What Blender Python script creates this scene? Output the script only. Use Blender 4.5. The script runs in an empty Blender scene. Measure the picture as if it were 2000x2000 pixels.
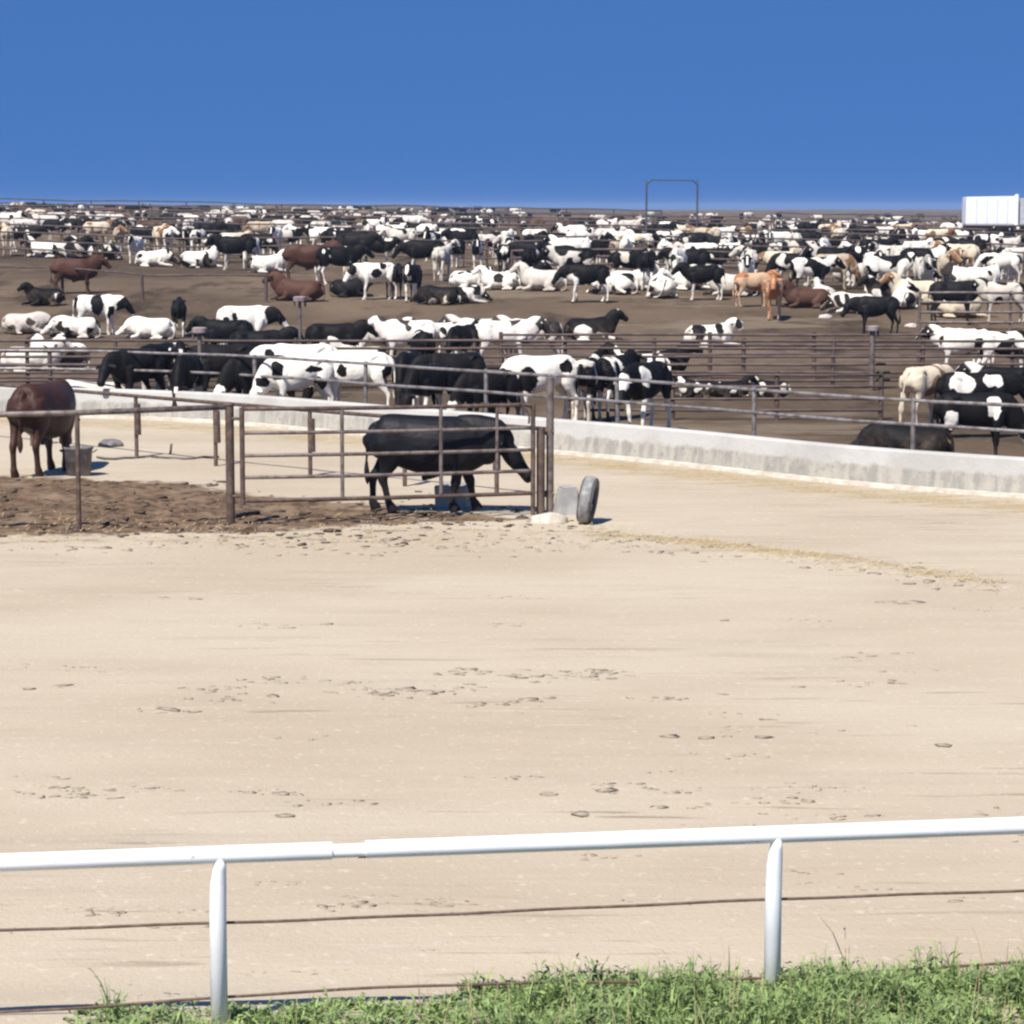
import bpy, bmesh, math, random
import numpy as np
from mathutils import Vector, noise as mnoise
R = math.radians
C = bpy.context.scene
COL = C.collection
random.seed(7); np.random.seed(7)

# ------------------------------------------------------------ camera
F, H0, PITCH = 5000.0, 4.5, math.atan(595/5000.0)
cam = bpy.data.cameras.new('camera'); co = bpy.data.objects.new('camera', cam); COL.objects.link(co)
co.location = (0, 0, H0); co.rotation_euler = (math.pi/2 - PITCH, 0, 0)
cam.lens = 90.0; cam.sensor_width = 36.0; cam.clip_start = 0.5; cam.clip_end = 20000
C.camera = co
# ------------------------------------------------------------ sky, sun, exposure
SUN_EL, SUN_AZ = R(54), R(208)          # azimuth clockwise from +Y: behind the camera, to the left
w = bpy.data.worlds.new('World'); C.world = w; w.use_nodes = True
nt = w.node_tree; nt.nodes.clear(); N = nt.nodes.new; L = nt.links.new
tc = N('ShaderNodeTexCoord'); sp = N('ShaderNodeSeparateXYZ'); cb = N('ShaderNodeCombineXYZ')
mz = N('ShaderNodeMath'); mz.operation = 'MULTIPLY_ADD'; mz.inputs[1].default_value = 0.62; mz.inputs[2].default_value = 0.42
nm = N('ShaderNodeVectorMath'); nm.operation = 'NORMALIZE'
sky = N('ShaderNodeTexSky'); sky.sky_type = 'NISHITA'; sky.sun_disc = False
sky.sun_elevation = SUN_EL; sky.sun_rotation = SUN_AZ; sky.altitude = 1200; sky.air_density = 1.0; sky.dust_density = 0.2; sky.ozone_density = 3.0
tint = N('ShaderNodeMix'); tint.data_type = 'RGBA'; tint.blend_type = 'MULTIPLY'; tint.inputs[0].default_value = 1.0
tint.inputs[7].default_value = (0.42, 0.69, 1.0, 1)
bg = N('ShaderNodeBackground'); bg.inputs[1].default_value = 0.1; wo = N('ShaderNodeOutputWorld')
L(tc.outputs['Generated'], sp.inputs[0]); L(sp.outputs[0], cb.inputs[0]); L(sp.outputs[1], cb.inputs[1]); L(sp.outputs[2], mz.inputs[0])
L(mz.outputs[0], cb.inputs[2]); L(cb.outputs[0], nm.inputs[0]); L(nm.outputs[0], sky.inputs[0])
L(sky.outputs[0], tint.inputs[6]); L(tint.outputs[2], bg.inputs[0]); L(bg.outputs[0], wo.inputs[0])
sl = bpy.data.lights.new('sun', 'SUN'); so = bpy.data.objects.new('sun', sl); COL.objects.link(so)
sl.energy = 4.6; sl.angle = R(0.53); sl.color = (1.0, 0.955, 0.88)
sd = Vector((math.sin(SUN_AZ)*math.cos(SUN_EL), math.cos(SUN_AZ)*math.cos(SUN_EL), math.sin(SUN_EL)))
so.rotation_euler = sd.to_track_quat('Z', 'Y').to_euler()
C.view_settings.view_transform = 'Standard'; C.view_settings.look = 'None'; C.view_settings.exposure = 0.6; C.view_settings.gamma = 1.0
C.render.engine = 'CYCLES'
C.cycles.pixel_filter_type = 'BLACKMAN_HARRIS'; C.cycles.filter_width = 2.4
C.cycles.max_bounces = 5

# ------------------------------------------------------------ helpers
def tag(o, label=None, cat=None, group=None, kind=None):
    if label: o['label'] = label
    if cat: o['category'] = cat
    if group: o['group'] = group
    if kind: o['kind'] = kind
    return o
def empty(name, loc, rz=0):
    o = bpy.data.objects.new(name, None); COL.objects.link(o); o.location = loc; o.rotation_euler = (0, 0, rz); o.empty_display_size = .2
    return o
def link(name, me, parent=None, mat=None, loc=None):
    o = bpy.data.objects.new(name, me); COL.objects.link(o)
    if mat is not None and not me.materials: me.materials.append(mat)
    if parent: o.parent = parent
    if loc is not None: o.location = loc
    return o
def smooth(me):
    me.polygons.foreach_set('use_smooth', [True]*len(me.polygons)); me.update()
def bm_mesh(name, bm, sm=True):
    me = bpy.data.meshes.new(name); bmesh.ops.recalc_face_normals(bm, faces=bm.faces); bm.to_mesh(me); bm.free()
    if sm: smooth(me)
    return me
def cr(pts, k):
    """Catmull-Rom resample of tuples"""
    P = np.array(pts, float); out = []
    for i in range(len(P)-1):
        p0 = P[max(i-1, 0)]; p1 = P[i]; p2 = P[i+1]; p3 = P[min(i+2, len(P)-1)]
        for j in range(k):
            t = j/k
            out.append(0.5*((2*p1)+(-p0+p2)*t+(2*p0-5*p1+4*p2-p3)*t*t+(-p0+3*p1-3*p2+p3)*t**3))
    out.append(P[-1]); return out
def loft(bm, pts, lat=(0, 1, 0), seg=16, k=3, power=2.0):
    """closed tube: pts = (x,y,z, lateral radius, other radius)"""
    P = cr(pts, k) if k > 1 else [np.array(p, float) for p in pts]
    lat = Vector(lat); rings = []
    for i, p in enumerate(P):
        a = Vector(P[max(i-1, 0)][:3]); b = Vector(P[min(i+1, len(P)-1)][:3])
        t = (b-a).normalized(); n = t.cross(lat)
        if n.length < 1e-4: n = t.cross(Vector((1, 0, 0.01)))
        n.normalize(); l = n.cross(t).normalized()
        ra, rb = max(p[3], 1e-3), max(p[4], 1e-3); ring = []
        for s in range(seg):
            th = 2*math.pi*s/seg; c, d = math.cos(th), math.sin(th)
            c = math.copysign(abs(c)**(2/power), c); d = math.copysign(abs(d)**(2/power), d)
            ring.append(bm.verts.new(Vector(p[:3]) + l*c*ra + n*d*rb))
        rings.append(ring)
    for i in range(len(rings)-1):
        for s in range(seg):
            bm.faces.new((rings[i][s], rings[i][(s+1) % seg], rings[i+1][(s+1) % seg], rings[i+1][s]))
    for ring in (rings[0], rings[-1]): bm.faces.new(ring)
def tube(bm, a, b, r, seg=12, r2=None):
    a, b = Vector(a), Vector(b); t = (b-a).normalized()
    u = t.cross(Vector((0, 0, 1)));  u = u if u.length > 1e-3 else Vector((1, 0, 0)); u.normalize(); v = t.cross(u)
    r2 = r if r2 is None else r2; rr = []
    for p, q in ((a, r), (b, r2)):
        rr.append([bm.verts.new(p+u*math.cos(2*math.pi*i/seg)*q+v*math.sin(2*math.pi*i/seg)*q) for i in range(seg)])
    for i in range(seg): bm.faces.new((rr[0][i], rr[0][(i+1) % seg], rr[1][(i+1) % seg], rr[1][i]))
    bm.faces.new(rr[0]); bm.faces.new(rr[1])
def polytube(bm, pts, r, seg=10):
    rings = []; pts = [Vector(p) for p in pts]
    for i, p in enumerate(pts):
        t = (pts[min(i+1, len(pts)-1)]-pts[max(i-1, 0)]).normalized(); u = t.cross(Vector((0, 0, 1)))
        u = u if u.length > 1e-3 else Vector((1, 0, 0)); u.normalize(); v = t.cross(u)
        rings.append([bm.verts.new(p+u*math.cos(2*math.pi*j/seg)*r+v*math.sin(2*math.pi*j/seg)*r) for j in range(seg)])
    for i in range(len(rings)-1):
        for j in range(seg): bm.faces.new((rings[i][j], rings[i][(j+1) % seg], rings[i+1][(j+1) % seg], rings[i+1][j]))
    bm.faces.new(rings[0]); bm.faces.new(rings[-1])
def box(bm, lo, hi, bev=0.0):
    r = bmesh.ops.create_cube(bm, size=1.0)
    for v in r['verts']:
        v.co = Vector([lo[i]+(v.co[i]+.5)*(hi[i]-lo[i]) for i in range(3)])
    if bev: bmesh.ops.bevel(bm, geom=list({e for v in r['verts'] for e in v.link_edges}), offset=bev, segments=2, affect='EDGES')
def tube_obj(name, a, b, r, parent, mat, seg=12, r2=None):
    bm = bmesh.new(); tube(bm, a, b, r, seg, r2); me = bm_mesh(name, bm)
    me.set_sharp_from_angle(angle=R(40)); return link(name, me, parent, mat)

# ------------------------------------------------------------ terrain
ZY = [0, 84, 90, 100, 111, 125, 143, 178, 250, 350, 450, 600, 1500, 9000]
ZZ = [0, 0, .2, .72, 1.13, 1.3, 1.42, 1.7, 2.1, 2.6, 3.0, 3.4, 4.0, 4.25]
def sstep(t): t = max(0., min(1., t)); return t*t*(3-2*t)
def gz(x, y):
    z = float(np.interp(y, ZY, ZZ))
    if y > 92:
        z -= .018*sstep((y-92)/50)*max(-90, min(90, x))
        z += .30*sstep((y-92)/20)*mnoise.noise((x*.09, y*.06, 3.1))
    if y < 14.9:
        z += (.13+.14*sstep((x+1.2)/3.4))*sstep((14.6-y)/1.3)+.02*mnoise.noise((x*1.5, y*1.5, 1))
    return z
CP, SPI = math.cos(PITCH), math.sin(PITCH)
def ray(px, py):
    u, v = (px-1000)/F, (1000-py)/F
    return Vector((u, CP+v*SPI, -SPI+v*CP))
def pix(px, py, z=0.0):
    d = ray(px, py); t = (z-H0)/d.z; return Vector((0, 0, H0))+d*t
def ground(px, py):
    d = ray(px, py); t = 8.0; last = t
    while t < 3000:
        p = Vector((0, 0, H0))+d*t
        if p.z < gz(p.x, p.y): break
        last = t; t *= 1.01
    lo, hi = last, t
    for _ in range(18):
        m = (lo+hi)/2; p = Vector((0, 0, H0))+d*m
        if p.z < gz(p.x, p.y): hi = m
        else: lo = m
    p = Vector((0, 0, H0))+d*hi; p.z = gz(p.x, p.y); return p
def atx(px, Y, z=None):
    """ground point at world distance Y seen under column px"""
    zz = 0
    for _ in range(3):
        dep = Y*CP+(H0-zz)*SPI; x = (px-1000)/F*dep; zz = gz(x, Y)
    return Vector((x, Y, zz if z is None else z))

# ------------------------------------------------------------ materials
def mat(name):
    m = bpy.data.materials.new(name); m.use_nodes = True; t = m.node_tree
    b = t.nodes['Principled BSDF']; return m, t, b
class G:
    """tiny node helper"""
    def __init__(s, t): s.t = t; s.co = t.nodes.new('ShaderNodeTexCoord').outputs['Object']
    def n(s, ty, **kw):
        x = s.t.nodes.new(ty)
        for k, v in kw.items(): setattr(x, k, v)
        return x
    def put(s, sock, v):
        if isinstance(v, bpy.types.NodeSocket): s.t.links.new(v, sock)
        elif v is not None: sock.default_value = v
    def math(s, op, a, b=None, c=None):
        x = s.n('ShaderNodeMath', operation=op)
        for i, v in enumerate((a, b, c)): s.put(x.inputs[i], v)
        return x.outputs[0]
    def noise(s, scale=1, detail=2, rough=.5, vec=None, dim='3D', w=None, dist=0.):
        x = s.n('ShaderNodeTexNoise', noise_dimensions=dim); x.inputs['Scale'].default_value = scale
        x.inputs['Detail'].default_value = detail; x.inputs['Roughness'].default_value = rough; x.inputs['Distortion'].default_value = dist
        s.put(x.inputs['Vector'], vec or s.co)
        if w is not None: s.put(x.inputs['W'], w)
        return x.outputs[0]
    def ramp(s, v, a, b, c=0., d=1.):
        x = s.n('ShaderNodeMapRange', interpolation_type='SMOOTHSTEP'); s.put(x.inputs[0], v)
        for i, q in enumerate((a, b, c, d)): s.put(x.inputs[i+1], q)
        return x.outputs[0]
    def mix(s, f, a, b, mode='MIX'):
        x = s.n('ShaderNodeMix', data_type='RGBA', blend_type=mode); s.put(x.inputs[0], f)
        for sock, v in ((x.inputs[6], a), (x.inputs[7], b)):
            s.put(sock, v if isinstance(v, bpy.types.NodeSocket) else (*v, 1))
        return x.outputs[2]
    def scale(s, v3, vec=None):
        x = s.n('ShaderNodeVectorMath', operation='MULTIPLY'); s.put(x.inputs[0], vec or s.co); x.inputs[1].default_value = v3; return x.outputs[0]
    def attr(s, name, ty='GEOMETRY'):
        x = s.n('ShaderNodeAttribute', attribute_type=ty, attribute_name=name); return x
    def bump(s, b, h, strength=.5, dist=.02):
        x = s.n('ShaderNodeBump'); x.inputs['Strength'].default_value = strength; x.inputs['Distance'].default_value = dist
        s.put(x.inputs['Height'], h); s.put(b.inputs['Normal'], x.outputs[0])
def simple(name, c1, c2, scale=4, rough=.7, metal=0., lo=.4, hi=.65, bump=0., bscale=40, detail=4, spec=.5, stretch=None):
    m, t, b = mat(name); g = G(t)
    v = g.scale(stretch) if stretch else None
    f = g.ramp(g.noise(scale, detail, .6, vec=v), lo, hi)
    g.put(b.inputs['Base Color'], g.mix(f, c1, c2)); b.inputs['Roughness'].default_value = rough; b.inputs['Metallic'].default_value = metal
    b.inputs['Specular IOR Level'].default_value = spec
    if bump: g.bump(b, g.noise(bscale, 3), bump, .01)
    return m
def make_road():
    m, t, b = mat('caliche_road'); g = G(t)
    soil = g.attr('soil').outputs['Fac']; straw = g.attr('straw').outputs['Fac']
    big = g.noise(.16, 4, .55, vec=g.scale((1, 1.6, 1)))
    base = g.mix(g.ramp(big, .35, .65), (.415, .338, .242), (.470, .395, .292))
    tr = g.noise(1.1, 6, .62, vec=g.scale((.22, 1.6, 1)))
    base = g.mix(g.ramp(tr, .53, .74, 0, .5), base, (.36, .30, .23))
    ln = g.noise(1.0, 3, .55, vec=g.scale((.55, 7.5, 1)), dist=.4); zone = g.ramp(g.noise(.32, 3, .6, vec=g.scale((.35, 1.3, 1))), .44, .62)
    base = g.mix(g.math('MULTIPLY', g.ramp(ln, .60, .70, 0, .75), zone), base, (.235, .185, .13))
    base = g.mix(g.math('MULTIPLY', g.ramp(ln, .40, .33, 0, .5), zone), base, (.50, .43, .34))
    fine = g.noise(26, 4, .65)
    base = g.mix(g.ramp(fine, .56, .80, 0, .5), base, (.27, .225, .17))
    base = g.mix(g.ramp(g.noise(11, 3, .6), .62, .66, 0, .55), base, (.55, .48, .39))
    # straw / spilled feed
    sm = g.math('ADD', straw, g.math('MULTIPLY', g.math('SUBTRACT', g.noise(2.2, 6, .7, vec=g.scale((.6, 1.8, 1))), .5), 1.5))
    sc = g.mix(g.ramp(g.noise(14, 4), .4, .65), (.40, .30, .15), (.27, .20, .11))
    base = g.mix(g.ramp(sm, .42, .75, 0, .8), base, sc)
    # manure and trodden soil
    mm = g.math('ADD', soil, g.math('MULTIPLY', g.math('SUBTRACT', g.noise(1.7, 7, .72, vec=g.scale((.55, 1.4, 1))), .5), 1.7))
    dc = g.mix(g.ramp(g.noise(5, 5, .65), .38, .62), (.185, .122, .074), (.080, .050, .030))
    dc = g.mix(g.ramp(g.noise(1.3, 4), .5, .7, 0, .6), dc, (.25, .18, .12))
    base = g.mix(g.ramp(mm, .42, .72), base, dc)
    g.put(b.inputs['Base Color'], base); b.inputs['Roughness'].default_value = .95; b.inputs['Specular IOR Level'].default_value = .15
    g.bump(b, g.math('ADD', fine, g.math('MULTIPLY', tr, 2)), .55, .02)
    return m
def make_lot():
    m, t, b = mat('lot_soil'); g = G(t)
    a = g.noise(.10, 5, .6, vec=g.scale((.6, .35, 1)))
    base = g.mix(g.ramp(a, .38, .62), (.084, .058, .037), (.168, .120, .078))
    s = g.noise(.55, 6, .65, vec=g.scale((.5, .16, 1)))
    base = g.mix(g.ramp(s, .50, .64, 0, .85), base, (.038, .025, .017))
    base = g.mix(g.ramp(g.noise(.30, 5, .7, vec=g.scale((.25, .5, 1))), .55, .62, 0, .7), base, (.20, .155, .11))
    base = g.mix(g.ramp(g.noise(3, 5, .7), .55, .75, 0, .6), base, (.22, .17, .12))
    g.put(b.inputs['Base Color'], base); b.inputs['Roughness'].default_value = 1; b.inputs['Specular IOR Level'].default_value = .1
    g.bump(b, g.math('ADD', g.noise(2.5, 6, .7), g.math('MULTIPLY', s, 1.5)), .9, .12)
    return m
def hide(name, dark, light, dirty=(.20, .14, .09), rough=.62, custom=None, hero=False):
    """coat: patch pattern from obj.color (r = seed, g = share of dark), dark patches over light"""
    m, t, b = mat(name); g = G(t)
    sx = g.n('ShaderNodeSeparateXYZ'); g.put(sx.inputs[0], g.co); z = sx.outputs[2]
    oi = g.n('ShaderNodeObjectInfo'); sc = g.n('ShaderNodeSeparateColor'); g.put(sc.inputs[0], oi.outputs['Color'])
    if custom is None:
        n = g.noise(1.75, 1.2, .45, dim='4D', w=g.math('MULTIPLY', sc.outputs[0], 60), dist=.25)
        th = g.math('ADD', .72, g.math('MULTIPLY', sc.outputs[1], -.44))
        dk = g.ramp(g.math('SUBTRACT', n, th), -.012, .012)
        hd = g.math('MULTIPLY', g.attr('head').outputs['Fac'], g.ramp(g.math('ADD', sc.outputs[1], g.math('FRACT', g.math('MULTIPLY', sc.outputs[0], 37.))), .55, .60))
        dk = g.math('MAXIMUM', dk, hd)
        lg = g.math('MULTIPLY', g.attr('shank').outputs['Fac'], g.ramp(g.math('FRACT', g.math('MULTIPLY', sc.outputs[0], 91.)), .25, .3))
        dk = g.math('MULTIPLY', dk, g.math('SUBTRACT', 1, lg))
    else:
        inv, pts = custom; dk = None
        wob = g.n('ShaderNodeVectorMath', operation='ADD'); nz = g.n('ShaderNodeTexNoise'); nz.inputs['Scale'].default_value = 4.5; g.put(nz.inputs['Vector'], g.co)
        ws = g.n('ShaderNodeVectorMath', operation='MULTIPLY_ADD'); g.put(ws.inputs[0], nz.outputs[1]); ws.inputs[1].default_value = (.22, .22, .22); ws.inputs[2].default_value = (-.11, -.11, -.11)
        g.put(wob.inputs[0], g.co); g.put(wob.inputs[1], ws.outputs[0])
        for (x, y, zc, rx, ry, rz) in pts:
            s = g.n('ShaderNodeVectorMath', operation='SUBTRACT'); g.put(s.inputs[0], wob.outputs[0]); s.inputs[1].default_value = (x, y, zc)
            d = g.n('ShaderNodeVectorMath', operation='DIVIDE'); g.put(d.inputs[0], s.outputs[0]); d.inputs[1].default_value = (rx, ry, rz)
            l = g.n('ShaderNodeVectorMath', operation='LENGTH'); g.put(l.inputs[0], d.outputs[0])
            f = g.ramp(l.outputs['Value'], .96, 1.04, 1, 0); dk = f if dk is None else g.math('MAXIMUM', dk, f)
        if inv: dk = g.math('SUBTRACT', 1, dk)
    lt = g.mix(g.ramp(g.noise(3.5, 5, .65), .55, .8, 0, .35), light, tuple(.6*light[i]+.4*dirty[i] for i in range(3)))
    if not hero:
        lt = g.mix(g.ramp(sc.outputs[2], 0, 1, 0, .45), lt, dirty)
    col = g.mix(dk, lt, dark)
    low = g.math('MULTIPLY', g.ramp(z, .75, .15, 0, .45), g.ramp(g.noise(5, 4), .35, .7))
    col = g.mix(low, col, dirty)
    g.put(b.inputs['Base Color'], col); b.inputs['Roughness'].default_value = rough; b.inputs['Specular IOR Level'].default_value = .20 if hero and custom is None else .12
    if hero and custom is None: rough = .55
    b.inputs['Roughness'].default_value = rough
    b.inputs['Sheen Weight'].default_value = 0
    g.bump(b, g.math('ADD', g.math('MULTIPLY', g.noise(60 if hero else 30, 3), .25), g.math('MULTIPLY', g.noise(4.5, 2, .5), 2.2)), .6, .018)
    return m
WHT = (.80, .74, .64); BLK = (.008, .007, .007)
M = dict(
 road=make_road(), lot=make_lot(),
 holstein=hide('holstein_hide', BLK, WHT), red=hide('red_hide', (.060, .026, .018), (.085, .040, .027), dirty=(.08, .05, .035)), black=hide('black_hide', (.007, .007, .008), (.012, .011, .011), dirty=(.016, .013, .011)),
 tan=hide('tan_hide', (.22, .12, .06), (.62, .52, .38)), orange=hide('orange_hide', (.36, .15, .065), (.55, .36, .22)), palered=hide('pink_white_hide', (.045, .035, .03), (.78, .71, .63)),
 white_paint=simple('white_pipe_paint', (.82, .83, .85), (.74, .76, .79), 3, .35, 0, .5, .8, bump=.08, bscale=50),
 rust=simple('rusty_pipe', (.075, .048, .036), (.145, .095, .072), 9, .7, .15, bump=.3),
 rust_pale=simple('weathered_pipe', (.20, .16, .14), (.10, .072, .06), 7, .6, .25, bump=.2),
 grey_pipe=simple('galvanised_pipe', (.30, .275, .26), (.15, .12, .105), 5, .45, .4, bump=.1),
 fardark=simple('dark_weathered_pipe', (.075, .05, .042), (.13, .09, .078), 2, .8),
 haze_blue=simple('haze_tinted_pipe', (.05, .055, .075), (.08, .085, .10), 2, .8),  # blue of distance haze painted into the far pipe colour
 cable=simple('rusty_cable', (.10, .062, .040), (.17, .11, .075), 12, .75, .1),
 rubber=simple('old_rubber', (.045, .042, .040), (.13, .12, .11), 6, .8, bump=.4),
 rubber_dust=simple('dusty_tread', (.20, .195, .185), (.34, .33, .31), 8, .9, bump=.5),
 tub=simple('grey_rubber_tub', (.115, .105, .10), (.20, .18, .165), 7, .8, bump=.3),
 trough=simple('trough_concrete', (.30, .29, .27), (.42, .41, .38), 3, .8, bump=.3),
 stone=simple('pale_stone', (.56, .50, .42), (.42, .36, .28), 5, .9, bump=.5),
 salt=simple('pale_block', (.55, .47, .42), (.42, .36, .31), 5, .9, bump=.3),
 hood=simple('faded_metal_hood', (.34, .27, .25), (.20, .15, .14), 5, .6, .1),
 clod=simple('dried_clod', (.26, .21, .15), (.40, .335, .25), 22, 1.0),
 manure=simple('manure_clod', (.055, .036, .024), (.14, .095, .062), 18, 1.0),
 straw=simple('dry_straw', (.50, .40, .22), (.34, .26, .14), 30, .9),
 box=simple('white_trailer_paint', (.84, .86, .88), (.74, .76, .78), 1.5, .4, 0, .5, .8),
 dark=simple('dark_chassis', (.03, .03, .03), (.07, .06, .055), 3, .7),
 greym=simple('grey_aluminium', (.45, .45, .45), (.6, .6, .6), 3, .5, .2),
 eye=simple('dark_eye', (.01, .008, .006), (.02, .015, .01), 5, .15),
 hoof=simple('dark_hoof', (.03, .025, .02), (.06, .05, .04), 15, .6),
)
def make_paint():
    m, t, b = mat('white_pipe_enamel'); g = G(t)
    col = g.mix(g.ramp(g.noise(2.2, 4), .45, .7), (.84, .84, .83), (.76, .76, .745))
    col = g.mix(g.ramp(g.noise(13, 6, .7), .64, .72, 0, .8), col, (.36, .25, .17))
    col = g.mix(g.ramp(g.noise(5, 6, .75, vec=g.scale((1, 1, .3))), .60, .78, 0, .5), col, (.45, .42, .37))
    g.put(b.inputs['Base Color'], col); b.inputs['Roughness'].default_value = .42; g.bump(b, g.noise(30, 4, .6), .12, .004); return m
M['white_paint'] = make_paint()
def make_bunk():
    m, t, b = mat('bunk_concrete'); g = G(t)
    sx = g.n('ShaderNodeSeparateXYZ'); g.put(sx.inputs[0], g.co); z = sx.outputs[2]
    base = g.mix(g.ramp(g.noise(.8, 5, .6), .4, .65), (.47, .455, .42), (.39, .375, .34))
    edge = g.math('ADD', z, g.math('MULTIPLY', g.math('SUBTRACT', g.noise(2.6, 5, .7), .5), .30))
    st = g.noise(3.0, 4, .7, vec=g.scale((1.6, 1.6, .25)))
    rough = g.mix(g.ramp(st, .4, .62), (.40, .37, .31), (.28, .265, .23))
    rough = g.mix(g.ramp(g.noise(9, 5, .7), .52, .7, 0, .8), rough, (.22, .205, .175))
    col = g.mix(g.ramp(edge, .30, .38), rough, base)
    g.put(b.inputs['Base Color'], col); b.inputs['Roughness'].default_value = .85
    g.bump(b, g.noise(7, 5, .7), .5, .03); return m
M['bunk'] = make_bunk()
def make_grass(name, a, bcol, c):
    m, t, b = mat(name); g = G(t)
    v = g.attr('tone').outputs['Fac']
    col = g.mix(v, a, bcol); col = g.mix(g.ramp(g.noise(2.5, 3), .45, .7), col, c)
    g.put(b.inputs['Base Color'], col); b.inputs['Roughness'].default_value = .55
    b.inputs['Transmission Weight'].default_value = 0; b.inputs['Specular IOR Level'].default_value = .3
    return m
M['grass'] = make_grass('weed_green', (.06, .105, .032), (.32, .41, .14), (.17, .235, .085))

# ------------------------------------------------------------ ground sheets
def grid_mesh(name, xs_of_y, ys, zf, attrs=None):
    nx = len(xs_of_y(ys[0])); V = []
    for y in ys:
        for x in xs_of_y(y): V.append((x, y, zf(x, y)))
    Fc = []
    for j in range(len(ys)-1):
        for i in range(nx-1):
            a = j*nx+i; Fc.append((a, a+1, a+nx+1, a+nx))
    me = bpy.data.meshes.new(name); me.from_pydata(V, [], Fc)
    for an, fn in (attrs or {}).items():
        at = me.attributes.new(an, 'FLOAT', 'POINT'); at.data.foreach_set('value', [fn(v[0], v[1]) for v in V])
    smooth(me); return me
ys = list(np.arange(4, 90, 2.)) + list(np.arange(90, 200, 1.2)); y = ys[-1]
while y < 2600: y *= 1.035; ys.append(y)
me = grid_mesh('ground', lambda y: np.linspace(-(.42*y+12), .42*y+12, 170), ys, lambda x, y: gz(x, y)-(.12 if y < 40 else 0))
tag(link('ground', me, None, M['lot']), kind='structure')
BX = [(-400, 348), (-100, 350), (140, 352), (450, 363), (720, 385), (1100, 415), (1300, 431), (1660, 467), (2000, 490), (2250, 502)]
bunk_line = []
for px in range(-400, 2251, 50):
    tp = float(np.interp(px, [b[0] for b in BX], [b[1] for b in BX])); D = 3.88*F/tp; p = pix(px, 405+tp, .62); bunk_line.append(Vector((p.x, p.y, 0)))
sm_line = []
for i in range(len(bunk_line)):
    a = bunk_line[max(0, i-2):i+3]; s = Vector((0, 0, 0))
    for q in a: s += q
    sm_line.append(s/len(a))
bunk_line = sm_line
def bunk_y(x): return float(np.interp(x, [p.x for p in bunk_line], [p.y for p in bunk_line]))
def topx(x, y):                     # photograph column / row of a ground point near z = 0 (used for masks of real soil zones)
    dep = y*CP+H0*SPI; return 1000+F*x/dep, 405+F*H0/y
penA, penB = pix(-300, 1052), pix(1075, 1018)
def soil_f(x, y):
    px, _ = topx(x, y)
    fl = float(np.interp(x, [penA.x, -3.9, -1.6, .4], [penA.y-.1, 35.1, 36.0, 36.4]))   # front limit along the fence
    bl = float(np.interp(x, [-12, -5.4, -4, -1.5, .2], [44, 41.8, 39.9, 38.5, 37.2]))
    t = min((y-fl)/.9+.5, (bl-y)/1.6+.5)
    amp = float(np.interp(x, [-5.5, -3.7, -2.2, -.5, .8, 2.5], [1.0, .95, .80, .70, .6, .15]))
    v = max(0, min(1, t))*amp
    v = max(v, .40*math.exp(-((y-(fl-.5))/.8)**2)*float(np.interp(x, [-8, 0, 1.5, 3], [1, 1, .6, 0])))
    return v
sA = [pix(1130, 1045), pix(1350, 1062), pix(1650, 1095), pix(1960, 1148)]
def straw_f(x, y):
    by = bunk_y(x)
    v = .66*math.exp(-((by-y-1.6)/1.9)**2)
    yy = float(np.interp(x, [p.x for p in sA], [p.y for p in sA]))
    am = float(np.interp(x, [sA[0].x-3, sA[0].x, sA[1].x, sA[3].x-.3, sA[3].x+.3], [0, .6, .85, .65, 0]))
    v = max(v, am*math.exp(-((y-yy)/.55)**2))
    if x < .5: v = max(v, .45*math.exp(-((y-34.4)/.8)**2), .34*math.exp(-((y-42)/2.5)**2))
    return v
def rz(x, y):
    s = soil_f(x, y)
    z = gz(x, y)+.012
    if y > 20: z += s*.06*(mnoise.noise((x*3.1, y*3.1, 0))+.6*mnoise.noise((x*8, y*8, 4))+.3)
    yy = float(np.interp(x, [p.x for p in sA], [p.y for p in sA]))
    if sA[0].x-.5 < x < sA[3].x+.2: z += .03*math.exp(-((y-yy)/.5)**2)
    z += .012*mnoise.noise((x*.8, y*2.2, 7))
    return z
def road_ys():
    a = list(np.arange(8, 30, .16)) + list(np.arange(30, 44, .10)) + list(np.arange(44, 57.0, .25)); return a
V = []; nx = 190; rys = road_ys(); S1 = []; S2 = []; Fc = []
for j, y in enumerate(rys):
    for x in np.linspace(-(.20*y+6), .20*y+6, nx):
        yy = min(y, bunk_y(x)+.1); V.append((x, yy, rz(x, yy) if y < bunk_y(x)+.4 else -.3)); S1.append(soil_f(x, yy)); S2.append(straw_f(x, yy))
for j in range(len(rys)-1):
    for i in range(nx-1):
        a = j*nx+i; Fc.append((a, a+1, a+nx+1, a+nx))
Fc = [f for f in Fc if not all(V[i][2] < -.2 for i in f)]
me = bpy.data.meshes.new('road'); me.from_pydata(V, [], Fc)
for n_, s_ in (('soil', S1), ('straw', S2)): me.attributes.new(n_, 'FLOAT', 'POINT').data.foreach_set('value', s_)
smooth(me); tag(link('road', me, None, M['road']), kind='structure')

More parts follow.
